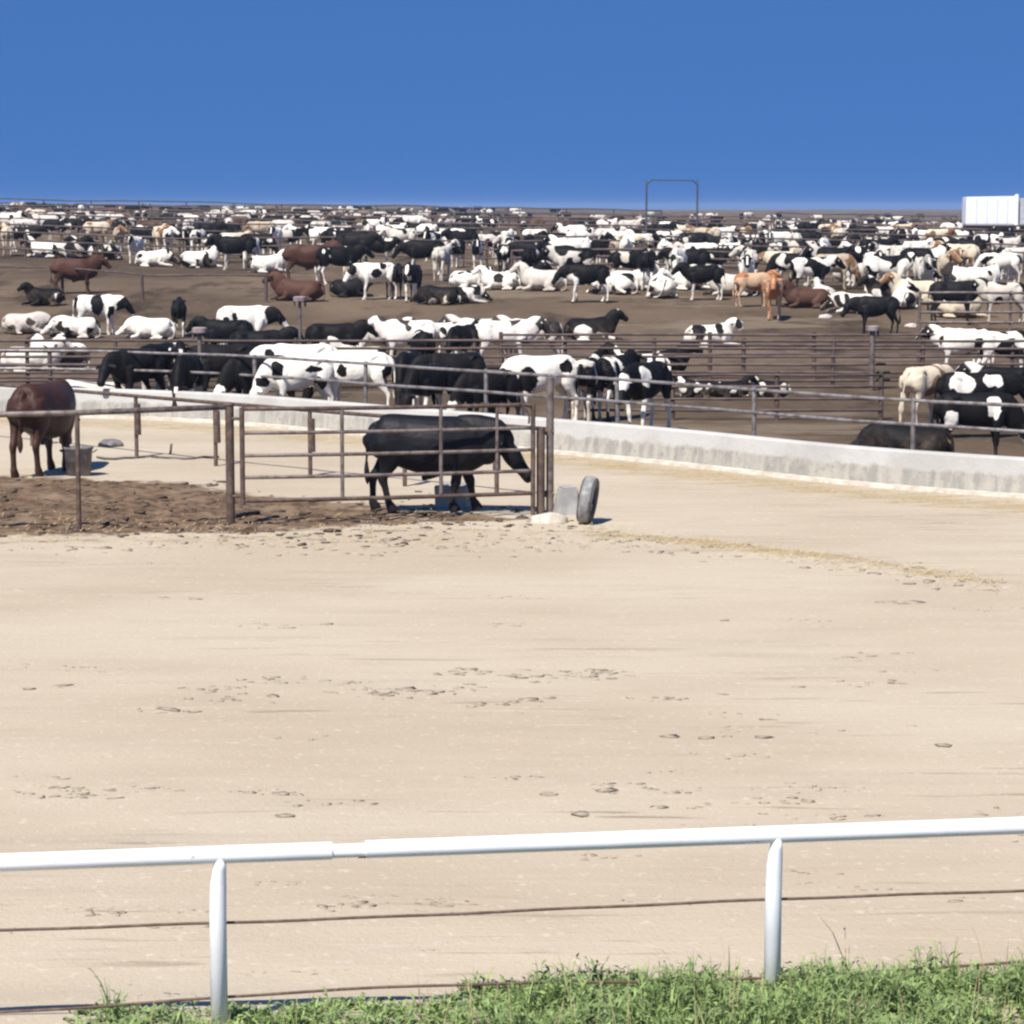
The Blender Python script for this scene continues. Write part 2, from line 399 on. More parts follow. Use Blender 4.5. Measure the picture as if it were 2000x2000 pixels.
# ------------------------------------------------------------ fences
def fence(name, line, h, spacing, rails, pr, rr, pm, rm, label, group=None, cap=True, zf=None, posts=None, drop=.0):
    """line: world points; follows the ground; posts and rails are parts"""
    base = line[0].copy(); root = empty(name, base)
    tag(root, label, 'fence', group)
    seg = [(line[i+1]-line[i]).length for i in range(len(line)-1)]; tot = sum(seg)
    def at(s):
        for i, q in enumerate(seg):
            if s <= q or i == len(seg)-1:
                p = line[i].lerp(line[i+1], s/q); break
            s -= q
        p.z = (zf or gz)(p.x, p.y); return p
    n = max(1, round(tot/spacing)); S = [tot*i/n for i in range(n+1)] if posts is None else posts
    bm = bmesh.new(); tube(bm, (0, 0, -.25), (0, 0, h+(.04 if cap else 0)), pr, 10); pme = bm_mesh('post', bm); pme.set_sharp_from_angle(angle=R(40))
    for s in S:
        p = at(s)-base; o = link('post', pme, root, pm, p); o.rotation_euler = (random.gauss(0, .012), random.gauss(0, .012), 0)
    k = max(2, int(tot/1.5)+1) if tot < 60 else max(2, int(tot/4)+1)
    for rh in rails:
        bm = bmesh.new(); polytube(bm, [at(tot*i/(k-1))-base+Vector((0, -pr*.9, rh+(random.uniform(-.012, .012) if 0 < i < k-1 else 0))) for i in range(k)], rr, 8)
        link('rail', bm_mesh('rail', bm), root, rm)
    return root, at, tot
def hline(x0, x1, Y, n=12): return [atx(x0+(x1-x0)*i/n, Y) for i in range(n+1)]

# white pipe rail fence near the camera
def near_fence():
    a = pix(-60, 1687, 1.08+gz(-2.7, 14.4)*0); b = pix(2080, 1609, 1.08)
    d = (b-a).normalized(); a = a-d*1.2; b = b+d*1.2
    root = empty('pipe_rail_fence', (a.x, a.y, 0)); tag(root, 'white painted pipe rail fence with two thin cables beside the road', 'fence')
    o0 = Vector((a.x, a.y, 0)); side = Vector((-d.y, d.x, 0)).normalized()
    r = .048
    def on(px):   # point on rail axis under column px
        lo, hi = 0., (b-a).length
        for _ in range(40):
            m = (lo+hi)/2; p = a+d*m; u = 1000+F*p.x/(p.y*CP+(H0-p.z)*SPI)
            if u < px: lo = m
            else: hi = m
        return a+d*lo
    j0, j1 = on(648), on(714)
    tube_obj('top_rail', a-o0, j0-o0, r, root, M['white_paint'], 24)
    tube_obj('top_rail', j1-o0, b-o0, r, root, M['white_paint'], 24)
    sl_ = tube_obj('coupling', j0-d*.05-o0, j1+d*.05-o0, r*.78, root, M['white_paint'], 24)
    sl_.location.z -= .004
    bm = bmesh.new()
    q = j1-o0
    for s in range(4):
        th = R(155+s*16); box(bm, Vector((q.x-.03+random.uniform(-.01, .01), q.y+r*.83*math.sin(th)-.008, q.z+r*.83*math.cos(th)*1-.006)), Vector((q.x+.012, q.y+r*.83*math.sin(th)+.010, q.z+r*.83*math.cos(th)+.010)))
    link('weld_gap', bm_mesh('weld_gap', bm, False), root, M['rust'])
    for px in (424, 1512, -680, 2600):
        p = on(px)-o0 if -100 < px < 2100 else None
        if p is None:
            s = {-680: -.0, 2600: (b-a).length}[px]; p = a+d*s-o0
        bm = bmesh.new()
        top = p.z-r*.55
        st = [(0, -.05, .047), (0, top-.30, .046), (.004, top-.14, .044), (.012, top-.05, .036), (.018, top+.012, .028)]
        rings = []
        for (dx, z, rr) in st:
            rings.append([bm.verts.new((p.x+dx+math.cos(2*math.pi*i/24)*rr, p.y+math.sin(2*math.pi*i/24)*.045, z)) for i in range(24)])
        for k in range(len(rings)-1):
            for i in range(24): bm.faces.new((rings[k][i], rings[k][(i+1) % 24], rings[k+1][(i+1) % 24], rings[k+1][i]))
        bm.faces.new(rings[0]); bm.faces.new(rings[-1]); link('post', bm_mesh('post', bm), root, M['white_paint'])
    for h in (.695, .275):
        bm = bmesh.new(); n = 40; L_ = (b-a).length
        pts = []
        for i in range(n+1):
            s = L_*i/n; p = a+d*s-o0
            pts.append(Vector((p.x, p.y, h+.002*math.sin(i*1.3)+(.005*math.sin(i*.3+h*9))+(-.018*math.sin(i*.3) if h < .5 else 0)))+side*.05)
        polytube(bm, pts, .0085, 8); link('cable', bm_mesh('cable', bm), root, M['cable'])
near_fence()

# bull pen: front fence, gate, back fence
def bull_pen():
    P1 = pix(451, 1030); Pm = pix(155, 1042); P0 = pix(-140, 1052)
    root = empty('pen_fence', P1); tag(root, 'rusty single rail pipe fence in front of the brown cow and tub', 'fence')
    def tp(p, h): return Vector((p.x, p.y, h))-P1
    tube_obj('post', (0, 0, -.2), (0, 0, 1.74), .062, root, M['rust'], 16)
    tube_obj('post', tp(Pm, -.2), tp(Pm, 1.66), .034, root, M['rust'], 12)
    tube_obj('post', tp(P0, -.2), tp(P0, 1.66), .034, root, M['rust'], 12)
    bm = bmesh.new(); polytube(bm, [tp(P0, 1.68), tp(Pm, 1.68), tp(P1, 1.71)], .040, 12); link('rail', bm_mesh('rail', bm), root, M['rust_pale'])
    bm = bmesh.new(); tube(bm, (0, 0, 1.73), (0, 0, 1.76), .07, 16); link('cap', bm_mesh('cap', bm), root, M['rust'])
    # gate
    GL, GR = pix(475, 1031), pix(1041, 1008)
    g = empty('tube_gate', GL); tag(g, 'rusty five bar tube gate in front of the black bull', 'gate')
    dv = (GR-GL); n = dv.normalized()
    def q(s, h): return Vector((dv.x*s, dv.y*s, h))
    zt, zb = [1.70, 1.545, 1.315, 1.03, .715, .36], None
    # bar rows of the photograph: 799..808, 846, 890, 932, 978
    hl = [1.685, 1.345, 1.025, .715, .385]; hr = [1.49, 1.185, .88, .565, .27]
    hr = [hl[i]-.045+.0*i for i in range(5)]
    for i in range(5):
        bm = bmesh.new()
        pts = [q(s, hl[i]+(hr[i]-hl[i])*s+(-.012*math.sin(math.pi*s))) for s in (0, .25, .5, .75, .93)]
        pts += [q(.975, hr[i]-(.0 if i in (0, 4) else .0)), q(1.0, hr[i]-(.03 if i == 0 else 0))]
        polytube(bm, pts, .027 if i not in (0, 4) else .031, 10); link('bar', bm_mesh('bar', bm), g, M['rust_pale'] if i in (1, 2, 3) else M['rust'])
    for s, r_ in ((0, .036), (1., .034)):
        tube_obj('stile', q(s, .33 if s == 0 else .02), q(s, hl[0]+.02 if s == 0 else hr[0]+.01), r_, g, M['rust'])
    for s in (.335, .675): tube_obj('brace', q(s, .38), q(s, 1.68-.045*s), .028, g, M['rust_pale'])
    tube_obj('brace', q(.872, .70), q(.872, 1.63), .024, g, M['rust_pale'])
    for z in (.45, 1.55): tube_obj('hinge', q(0, z)+Vector((-.14, 0, 0)), q(0, z), .02, g, M['rust'])
    # chain latch
    bm = bmesh.new(); a = q(.955, 1.66); b_ = q(.985, 1.38)
    for i in range(12):
        c = a.lerp(b_, i/11); sp_ = bmesh.ops.create_uvsphere(bm, u_segments=8, v_segments=5, radius=.018)
        for v in sp_['verts']: v.co += c+Vector((.05*math.sin(math.pi*i/11), -.04, 0))
    link('chain', bm_mesh('chain', bm), g, M['rust'])
    # gate posts
    A, B = pix(1056, 1006), pix(1074, 1004)
    e = empty('gate_post', B); tag(e, 'tall twin pipe gate post at the right end of the tube gate', 'post')
    tube_obj('post', (0, 0, -.2), (0, 0, 2.0), .056, e, M['rust_pale'], 16); tube_obj('post', A-B+Vector((0, 0, -.2)), A-B+Vector((0, 0, 1.30)), .062, e, M['rust'], 16)
    for z in (.3, 1.22): tube_obj('clamp', (-.13, 0, z), (.06, 0, z), .05, e, M['rust'])
    tube_obj('cap', (0, 0, 2.0), (0, 0, 2.02), .062, e, M['rust_pale'])
    # back fence of the pen
    h = 1.12; xs = [(-250, 732), (140, 763), (450, 789), (740, 812), (922, 827), (1066, 838)]
    pts = [pix(a_, b_, h) for a_, b_ in xs]; o0 = Vector((pts[0].x, pts[0].y, 0))
    f = empty('pen_back_fence', o0); tag(f, 'low rusty pipe rail with rubber wrapped posts behind the bull pen', 'fence')
    bm = bmesh.new(); polytube(bm, [p-o0 for p in pts], .034, 10); link('rail', bm_mesh('rail', bm), f, M['rust'])
    for px in (-150, 60, 265, 420, 605, 790, 970):
        p = pix(px, float(np.interp(px, [a_[0] for a_ in xs], [a_[1] for a_ in xs])), h)-o0
        zb_ = {265: .05, 420: 0, 605: .12}.get(px, 0)
        pp = tube_obj('post', (p.x, p.y, -.2), (p.x, p.y, 1.1), .036, f, M['rust'])
        k = .03 if px != 970 else 0
        tube_obj('sleeve', (p.x+k, p.y-.01, .42), (p.x+k*.7, p.y-.01, .98), .062, f, M['rust'])
bull_pen()

# trough, tyre, stone, tub, dish, hose
def cl(px, py, z=.02): p = pix(px, py); p.z = z; return p
def clutter():
    a, b = pix(858, 990), pix(918, 992)
    L_ = (b-a).length
    t = empty('water_trough', a, math.atan2(b.y-a.y, b.x-a.x)); tag(t, 'short grey concrete water trough behind the front legs of the bull', 'trough')
    bm = bmesh.new()
    prof = [(-.22, 0), (-.26, .34), (-.22, .36), (-.17, .12), (.17, .12), (.22, .36), (.26, .34), (.22, 0)]
    rings = [[bm.verts.new((x, y, z)) for y, z in prof] for x in (0, .08, L_-.08, L_)]
    for k in range(3):
        for i in range(8):
            bm.faces.new((rings[k][i], rings[k][(i+1) % 8], rings[k+1][(i+1) % 8], rings[k+1][i]))
    bm.faces.new(rings[0]); bm.faces.new(rings[-1])
    bmesh.ops.bevel(bm, geom=list(bm.edges), offset=.012, segments=2, affect='EDGES')
    link('basin', bm_mesh('basin', bm, False), t, M['trough'])
    for x0 in (0, L_-.1):
        bm = bmesh.new(); box(bm, (x0, -.18, .1), (x0+.1, .18, .34), .01); link('end_wall', bm_mesh('end_wall', bm, False), t, M['trough'])
    c = cl(1104, 1006, 0); bm = bmesh.new(); box(bm, (-.17, -.2, -.05), (.17, .2, .42), .03)
    for v in bm.verts:
        if v.co.z > .3: v.co.x = v.co.x*.7+.04; v.co.z += .05*v.co.x
    o = link('concrete_block', bm_mesh('concrete_block', bm, False), None, M['trough'], c); o.rotation_euler = (0, 0, .2); tag(o, 'pale grey concrete block between the gate post and the old tyre', 'block')
    # upright tyre seen nearly edge on
    p = pix(1141, 1024)
    ty = empty('old_tyre', p+Vector((0, 0, .02)), R(74)); ty.rotation_euler = (R(9), 0, R(80)); ty.scale = (1, .72, 1); tag(ty, 'old dusty tyre standing upright beside the gate post', 'tyre')
    def ring(prof_, n=40):
        bm = bmesh.new(); rr = []
        for i in range(n):
            th = 2*math.pi*i/n
            rr.append([bm.verts.new((math.cos(th)*r_, y_, .335+math.sin(th)*r_)) for r_, y_ in prof_])
        m_ = len(prof_)
        for i in range(n):
            for j in range(m_): bm.faces.new((rr[i][j], rr[(i+1) % n][j], rr[(i+1) % n][(j+1) % m_], rr[i][(j+1) % m_]))
        return bm
    link('sidewall', bm_mesh('sidewall', ring([(.20, -.10), (.30, -.145), (.33, -.12), (.30, -.085), (.21, -.07)])), ty, M['rubber'])
    link('sidewall', bm_mesh('sidewall', ring([(.20, .10), (.30, .145), (.33, .12), (.30, .085), (.21, .07)])), ty, M['rubber'])
    link('tread', bm_mesh('tread', ring([(.325, -.115), (.345, -.06), (.348, 0), (.345, .06), (.325, .115), (.30, .1), (.30, -.1)])), ty, M['rubber_dust'])
    # footing stone
    def rock(name, c, s, m, lab, cat, group=None, seed=0):
        bm = bmesh.new(); bmesh.ops.create_icosphere(bm, subdivisions=3, radius=1)
        for v in bm.verts:
            q = v.co.copy(); v.co = Vector((q.x*s[0], q.y*s[1], q.z*s[2]))*(1+.22*mnoise.noise(q*1.6+Vector((seed, 0, 0)))+.08*mnoise.noise(q*5))
            if v.co.z < -.2*s[2]: v.co.z = -.2*s[2]
        o = link(name, bm_mesh(name, bm), None, m, c); tag(o, lab, cat, group); return o
    rock('footing_stone', cl(1072, 1022, .03), (.30, .22, .12), M['stone'], 'pale flat stone at the foot of the gate post', 'stone', seed=3)
    rock('feed_sack', cl(216, 872, .04), (.24, .3, .10), M['tub'], 'grey low heap on the pale ground behind the tub', 'heap', seed=8)
    # tub
    p = pix(154, 930); tb = empty('feed_tub', p+Vector((0, 0, .01))); tag(tb, 'grey round feed tub beside the brown cow', 'tub')
    bm = bmesh.new(); n = 28; pr = [(.18, 0), (.20, .01), (.235, .44), (.255, .46), (.255, .49), (.235, .49), (.21, .10), (.001, .08)]
    rr = [[bm.verts.new((math.cos(2*math.pi*i/n)*r_, math.sin(2*math.pi*i/n)*r_, z)) for i in range(n)] for r_, z in pr]
    for k in range(len(rr)-1):
        for i in range(n): bm.faces.new((rr[k][i], rr[k][(i+1) % n], rr[k+1][(i+1) % n], rr[k+1][i]))
    bm.faces.new(rr[0]); bmesh.ops.remove_doubles(bm, verts=bm.verts, dist=.002)
    link('wall', bm_mesh('wall', bm), tb, M['tub'])
    for s in (-1, 1):
        bm = bmesh.new(); polytube(bm, [(s*.25, -.07, .40), (s*.30, -.06, .43), (s*.30, .06, .43), (s*.25, .07, .40)], .012, 8); link('handle', bm_mesh('handle', bm), tb, M['rubber'])
    # hose and stub
    bm = bmesh.new(); pts = [pix(190+i*17, 893+2*math.sin(i*.8)+(1.5 if i % 3 else 0), .03) for i in range(15)]; o0 = pts[0].copy()
    polytube(bm, [q-o0 for q in pts], .022, 8); tag(link('hose', bm_mesh('hose', bm), None, M['rubber'], o0), 'thin dark hose lying on the pale ground behind the pen', 'hose')
    p = pix(332, 888); bm = bmesh.new(); tube(bm, (0, 0, -.05), (.03, 0, .2), .022, 10); bmesh.ops.create_uvsphere(bm, u_segments=10, v_segments=6, radius=.035)
    tag(link('stake', bm_mesh('stake', bm), None, M['rubber'], p), 'short dark stake in the pale ground behind the pen', 'stake')
    for i, (x, y_, s, lab) in enumerate([(1780, 640, .16, 'pale block on the brown soil right of the black calf'), (1872, 652, .2, 'large pale block in the brown lot under the railed cows'), (1960, 664, .17, 'pale block near the right edge on brown soil'), (1612, 622, .17, 'pale block on brown soil right of the orange calf')]):
        c = ground(x, y_); rock('feed_block', c+Vector((0, 0, .03)), (s*1.5, s, s*.8), M['salt'], lab, 'block', 'pale blocks on the lot', seed=i*3.3)
clutter()

# ------------------------------------------------------------ feed bunk
def bunk():
    o0 = bunk_line[0].copy(); root = empty('feed_bunk', o0); tag(root, 'long curving concrete feed bunk between the road and the cattle pens', 'feed bunk')
    def sweep(prof, name, m, parent=root, inset=0):
        bm = bmesh.new(); rings = []
        n = len(bunk_line)
        for i, p in enumerate(bunk_line):
            t = (bunk_line[min(i+1, n-1)]-bunk_line[max(i-1, 0)]).normalized(); nn = Vector((-t.y, t.x, 0))
            rings.append([bm.verts.new(p-o0+nn*u+Vector((0, 0, z))) for u, z in prof])
        k = len(prof)
        for i in range(n-1):
            for j in range(k): bm.faces.new((rings[i][j], rings[i][(j+1) % k], rings[i+1][(j+1) % k], rings[i+1][j]))
        bm.faces.new(rings[0]); bm.faces.new(rings[-1]); return link(name, bm_mesh(name, bm, False), parent, m)
    sweep([(-.10, -.1), (.0, .58), (.03, .62), (.14, .62), (.22, .30), (.62, .26), (.72, .42), (.82, .42), (.84, -.1)], 'wall', M['bunk'])
    sweep([(-.32, -.1), (-.26, .05), (-.085, .07), (-.085, -.1)], 'footing', M['stone'])
    line = [p+Vector((0, .78, 0)) for p in bunk_line if p.x > -16]
    return line
bl = bunk()
# fence along the bunk
fence('bunk_rail_fence', [p.copy() for p in bl], 1.38, 3.3, [1.38, .98], .04, .030, M['grey_pipe'], M['grey_pipe'], 'grey pipe fence with two rails running along the feed bunk', zf=lambda x, y: 0)
fd = [
 ('cross_fence', hline(-120, 2150, 64), 1.22, 2.3, [1.19, 1.0, .8, .6, .4, .2], .05, .034, M['fardark'], M['fardark'], 'dark six rail pipe fence crossing the middle of the pens'),
 ('cross_fence', hline(980, 2200, 67.5), 1.2, 2.7, [1.17, .9, .65, .4], .055, .034, M['rust'], M['fardark'], 'dark rail fence just behind the middle fence under the lying cows'),
 ('feeding_fence', hline(1110, 1720, 54.3, 6), 1.0, 1.9, [.97, .72, .46, .22], .05, .028, M['rust'], M['fardark'], 'low brown rail fence with small posts between bunk and middle fence'),
 ('feeding_fence', hline(-80, 640, 60.5, 6), 1.15, 2.4, [1.12, .8, .5, .2], .05, .03, M['fardark'], M['fardark'], 'dark rail fence behind the cattle at the left end of the bunk'),
 ('lot_fence', [ground(-60, 566), ground(150, 575), ground(300, 590), ground(420, 588), ground(520, 590)], 1.05, 5.2, [1.03], .06, .035, M['fardark'], M['fardark'], 'single rail fence on the brown slope at the left'),
 ('herd_fence', hline(1000, 1470, 118, 6), 1.3, 2.6, [1.28, .95, .62, .3], .06, .055, M['fardark'], M['fardark'], 'dark rail fence in front of the packed herd below the overhead frame'),
 ('herd_fence', hline(1795, 2150, 90, 5), 1.35, 2.6, [1.33, 1.0, .65, .3], .05, .045, M['rust_pale'], M['rust_pale'], 'brown rail fence in front of the black cattle at the right edge'),
 ('herd_fence', hline(-100, 2150, 136), 1.35, 4, [1.33, .9, .45], .07, 0.045, M['fardark'], M['fardark'], 'rail fence running through the front of the packed far herd'),
 ('herd_fence', hline(-100, 2150, 158), 1.35, 4.5, [1.33, .9, .45], .07, 0.05, M['fardark'], M['fardark'], 'rail fence running through the middle of the far herd'),
 ('herd_fence', hline(-100, 2150, 182), 1.35, 5, [1.33, .9, .45], .07, 0.055, M['fardark'], M['fardark'], 'rail fence between the second and third rows of far cattle'),
 ('herd_fence', hline(-100, 2150, 205), 1.35, 5.5, [1.33, .9, .45], .07, 0.06, M['fardark'], M['fardark'], 'rail fence behind the packed part of the far herd'),
 ('herd_fence', hline(-100, 2150, 236), 1.35, 6, [1.33, .9, .45], .07, 0.065, M['fardark'], M['fardark'], 'rail fence in front of the smallest far cattle'),
 ('herd_fence', hline(-100, 2150, 270), 1.35, 7, [1.33, .9, .45], .07, 0.07, M['fardark'], M['fardark'], 'thin far rail fence behind the smallest cattle'),
 ('herd_fence', hline(-100, 2150, 320), 1.35, 8, [1.33, .9, .45], .07, 0.08, M['fardark'], M['fardark'], 'farthest pen fence just below the skyline fence'),
 ('skyline_fence', hline(-100, 1292, 420), 1.5, 8, [1.5, .8], .11, .11, M['haze_blue'], M['haze_blue'], 'far rail fence against the sky left of the overhead frame'),
 ('skyline_fence', hline(1520, 1868, 420, 6), 1.5, 8, [1.5, .8], .11, .11, M['haze_blue'], M['haze_blue'], 'far rail fence against the sky left of the white trailer'),
]
for a in fd: fence(*a[:10], group='pipe fences across the cattle pens' if a[0] != 'skyline_fence' else 'skyline fences')
# overhead frame
def frame():
    Y = 185; a, b = atx(1262, Y), atx(1361, Y); ppm = F/Y
    zt = a.z+(ppm and 0); top = H0-(352-405)/F*Y
    e = empty('overhead_frame', a); tag(e, 'tall thin metal overhead gate frame standing against the sky', 'gate frame')
    hA, hB = top-a.z, top-b.z; w = b-a
    tube_obj('post', (0, 0, -.3), (0, 0, hA-.35), .07, e, M['haze_blue'], r2=.07); tube_obj('post', w+Vector((0, 0, -.3)), w+Vector((0, 0, hB-.35)), .07, e, M['haze_blue'])
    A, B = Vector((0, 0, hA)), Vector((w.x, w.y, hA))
    tube_obj('beam', A+Vector((.35, 0, 0)), B-Vector((.30, 0, .05)), .045, e, M['haze_blue'])
    tube_obj('corner', A-Vector((0, 0, .36)), A+Vector((.36, 0, .02)), .06, e, M['haze_blue']); tube_obj('corner', B-Vector((0, 0, .36)), B+Vector((-.31, 0, -.04)), .06, e, M['haze_blue'])
    tube_obj('finial', A+Vector((0, 0, -.4)), A+Vector((0, 0, .02)), .03, e, M['haze_blue']); tube_obj('finial', B-Vector((0, 0, .4)), B+Vector((0, 0, .05)), .03, e, M['haze_blue'])
frame()
# white trailer
def trailer():
    Y = 280; g0 = atx(1886, Y); s = Y/F
    e = empty('semi_trailer', g0); tag(e, 'white box trailer parked on the skyline at the right edge', 'trailer')
    top = H0-(385-405)*s-g0.z; bot = H0-(437-405)*s-g0.z; L_ = 11.5; W = 2.5
    bm = bmesh.new(); xs = [0, 1.5, 3.2, 5.5, L_]
    box(bm, (0, 0, bot), (5.72, W, top), .05)
    for v in bm.verts:
        if v.co.z > top-.3: v.co.z += .10*math.sin(min(1, v.co.x/5.7)*1.6)
    link('box_body', bm_mesh('box_body', bm, False), e, M['box'])
    bm = bmesh.new()
    for k in range(1, 5): box(bm, (k*1.12, -.025, bot+.02), (k*1.12+.05, .01, top-.15))
    link('side_rib', bm_mesh('side_rib', bm, False), e, M['greym'])
    bm = bmesh.new(); box(bm, (5.9, .1, bot-.1), (L_, W, top-.12), .06); link('rear_body', bm_mesh('rear_body', bm, False), e, M['greym'])
    bm = bmesh.new(); box(bm, (-.03, -.03, bot-.12), (5.75, W+.03, bot-.002), .01); link('lower_rail', bm_mesh('lower_rail', bm, False), e, M['greym'])
    bm = bmesh.new(); box(bm, (5.25, -.15, bot-1.0), (5.65, .05, top+.30), .05); link('vertical_duct', bm_mesh('vertical_duct', bm, False), e, M['box'])
    bm = bmesh.new(); box(bm, (.1, .3, bot-.55), (2.7, W-.3, bot-.13), .03); link('chassis', bm_mesh('chassis', bm, False), e, M['dark'])
    for x in (.75, 1.95):
        for y_ in (.05, W-.35):
            bm = bmesh.new(); tube(bm, (x, y_, .5), (x, y_+.3, .5), .5, 24); wh = link('wheel', bm_mesh('wheel', bm, False), e, M['dark'])
            bm = bmesh.new(); tube(bm, (x, y_-.02, .5), (x, y_+.02, .5), .22, 16); link('rim', bm_mesh('rim', bm, False), wh, M['greym'])
    bm = bmesh.new(); box(bm, (2.9, .2, bot-1.15), (5.0, W-.2, bot-.13), .05); link('side_box', bm_mesh('side_box', bm, False), e, M['greym'])
trailer()
# hooded posts
def hooded(px, ytop, Y, r, lab):
    g0 = atx(px, Y); h = H0-(ytop-405)/F*Y-g0.z
    e = empty('hooded_post', g0); tag(e, lab, 'post', 'hooded posts in the pens')
    tube_obj('post', (0, 0, -.2), (0, 0, h-.1), r, e, M['rust_pale'])
    bm = bmesh.new(); tube(bm, (0, 0, h-.02), (0, 0, h), .17, 16, .12); tube(bm, (0, 0, h-.12), (0, 0, h-.021), .165, 16, .17)
    link('hood', bm_mesh('hood', bm, False), e, M['hood'])
    for s in (-1, 1): tube_obj('bracket', (s*.14, 0, h-.26), (s*.14, 0, h-.10), .028, e, M['rust'])
hooded(587, 577, 65.5, .04, 'thin hooded post standing behind the white cows at the bunk')
hooded(392, 637, 56.5, .05, 'hooded post beside the spotted white cow at the left')
hooded(1702, 634, 63.2, .075, 'thick hooded post in the middle fence below the black calf')

# ------------------------------------------------------------ cattle
def cow_mesh(name, kind='dairy', pose='stand', voxel=.022, sw=0., head=None, tail=.0):
    bm = bmesh.new(); dz = 0.0; lie = pose.startswith('lie'); beef = kind == 'beef'
    if not lie:
        if beef:
            T = [(-.84, 0, 1.14, .07, .12), (-.80, 0, 1.10, .17, .23), (-.69, 0, 1.07, .25, .32), (-.50, 0, 1.04, .30, .36), (-.32, 0, 1.0, .31, .39), (-.08, 0, .955, .355, .42), (.18, 0, .935, .365, .43),
                 (.40, 0, .94, .315, .425), (.58, 0, .955, .265, .39), (.72, 0, .97, .22, .33), (.86, 0, .99, .14, .24)]
        else:
            T = [(-.81, 0, 1.15, .05, .09), (-.77, 0, 1.12, .13, .185), (-.67, 0, 1.10, .205, .25), (-.50, 0, 1.085, .25, .28), (-.34, 0, 1.07, .235, .29), (-.10, 0, 1.02, .285, .335), (.15, 0, 1.0, .295, .355),
                 (.36, 0, 1.005, .235, .365), (.52, 0, 1.03, .20, .355), (.66, 0, 1.04, .18, .30), (.78, 0, 1.06, .12, .22)]
        loft(bm, T, seg=24, power=2.08)
        lk = 1.28 if beef else 1.0
        for s in (-1, 1):
            f = sw*s
            loft(bm, [(.50, s*.17, 1.02, .08*lk, .15), (.49, s*.185, .86, .085*lk, .135*lk), (.46+f*.15, s*.185, .70, .07*lk, .10*lk), (.475+f*.4, s*.17, .54, .052*lk, .062*lk), (.49+f*.62, s*.165, .42, .056*lk, .062*lk),
                      (.49+f*.75, s*.16, .32, .036*lk, .042*lk), (.49+f*.92, s*.16, .16, .036*lk, .040*lk), (.50+f, s*.16, .11, .045*lk, .050*lk), (.53+f, s*.16, .05, .048*lk, .060*lk), (.545+f, s*.16, .0, .054*lk, .072*lk)], k=2, seg=12)
            h = -sw*s*.9
            loft(bm, [(-.60, s*.14, 1.16, .11*lk, .19), (-.57, s*.17, 1.0, .12*lk, .215*lk), (-.53, s*.185, .84, .095*lk, .17*lk), (-.60+h*.3, s*.175, .68, .064*lk, .105*lk), (-.69+h*.5, s*.165, .54, .045*lk, .060*lk), (-.73+h*.6, s*.16, .47, .046*lk, .060*lk),
                      (-.715+h*.75, s*.16, .36, .035*lk, .042*lk), (-.695+h*.9, s*.16, .17, .036*lk, .040*lk), (-.685+h, s*.16, .11, .045*lk, .05*lk), (-.65+h, s*.16, .05, .048*lk, .060*lk), (-.635+h, s*.16, 0, .054*lk, .072*lk)], k=2, seg=12)
            if not beef:
                loft(bm, [(-.54, s*.14, 1.28, .03, .04), (-.47, s*.185, 1.285, .045, .05), (-.41, s*.20, 1.265, .045, .05), (-.34, s*.21, 1.20, .02, .03)], k=2, seg=10)
        if beef: loft(bm, [(.20, 0, .56, .06, .05), (.02, 0, .50, .045, .05), (-.10, 0, .46, .03, .04)], k=2, seg=10)
        tx = -.86
        loft(bm, [(-.66, 0, 1.27, .05, .05), (-.79, 0, 1.225, .045, .045), (tx+.015, 0, 1.14, .036, .036), (tx-.005, 0, 1.04, .028, .030), (tx-.02, tail*.5, .88, .024, .024), (tx-.03, tail, .72, .022, .022), (tx-.03, tail, .60, .045, .04), (tx-.02, tail, .46, .045, .04), (tx-.02, tail, .37, .012, .012)], k=2, seg=10)
        nb = (.66, 0, 1.08)
    else:
        T = [(-.80, 0, .42, .12, .12), (-.76, 0, .40, .24, .24), (-.62, 0, .40, .33, .33), (-.36, 0, .39, .38, .35), (-.05, 0, .38, .41, .35), (.22, 0, .39, .39, .36), (.45, 0, .42, .33, .37), (.62, 0, .46, .26, .34), (.76, 0, .52, .18, .27), (.85, 0, .56, .11, .18)]
        loft(bm, T, seg=24, power=2.1)
        for s in (-1, 1):
            ext = .28 if s < 0 else 0
            loft(bm, [(.50, s*.20, .50, .10, .16), (.44, s*.27, .30, .09, .12), (.50, s*.30, .15, .07, .075), (.72+ext, s*.27, .09, .06, .06), (.80+ext, s*.26, .07, .055, .055), (.68+ext*1.6, s*.25, .05, .04, .04), (.50+ext*2.2, s*.24, .05, .045, .045), (.42+ext*2.4, s*.24, .045, .05, .03)], k=2, seg=12)
            loft(bm, [(-.62, s*.18, .52, .12, .20), (-.50, s*.30, .42, .14, .22), (-.30, s*.38, .27, .12, .17), (-.14, s*.42, .17, .08, .10), (-.30, s*.47, .09, .06, .07), (-.52, s*.48, .07, .05, .055), (-.36, s*.50, .05, .04, .04), (-.12, s*.50, .05, .045, .04), (-.02, s*.50, .045, .045, .03)], k=2, seg=12)
        loft(bm, [(-.72, 0, .62, .06, .05), (-.85, .02, .52, .04, .04), (-.90, .08, .3, .026, .026), (-.88, .18, .08, .024, .024), (-.80, .30, .04, .04, .03), (-.70, .38, .03, .02, .02)], k=2, seg=10)
        nb = (.64, 0, .54)
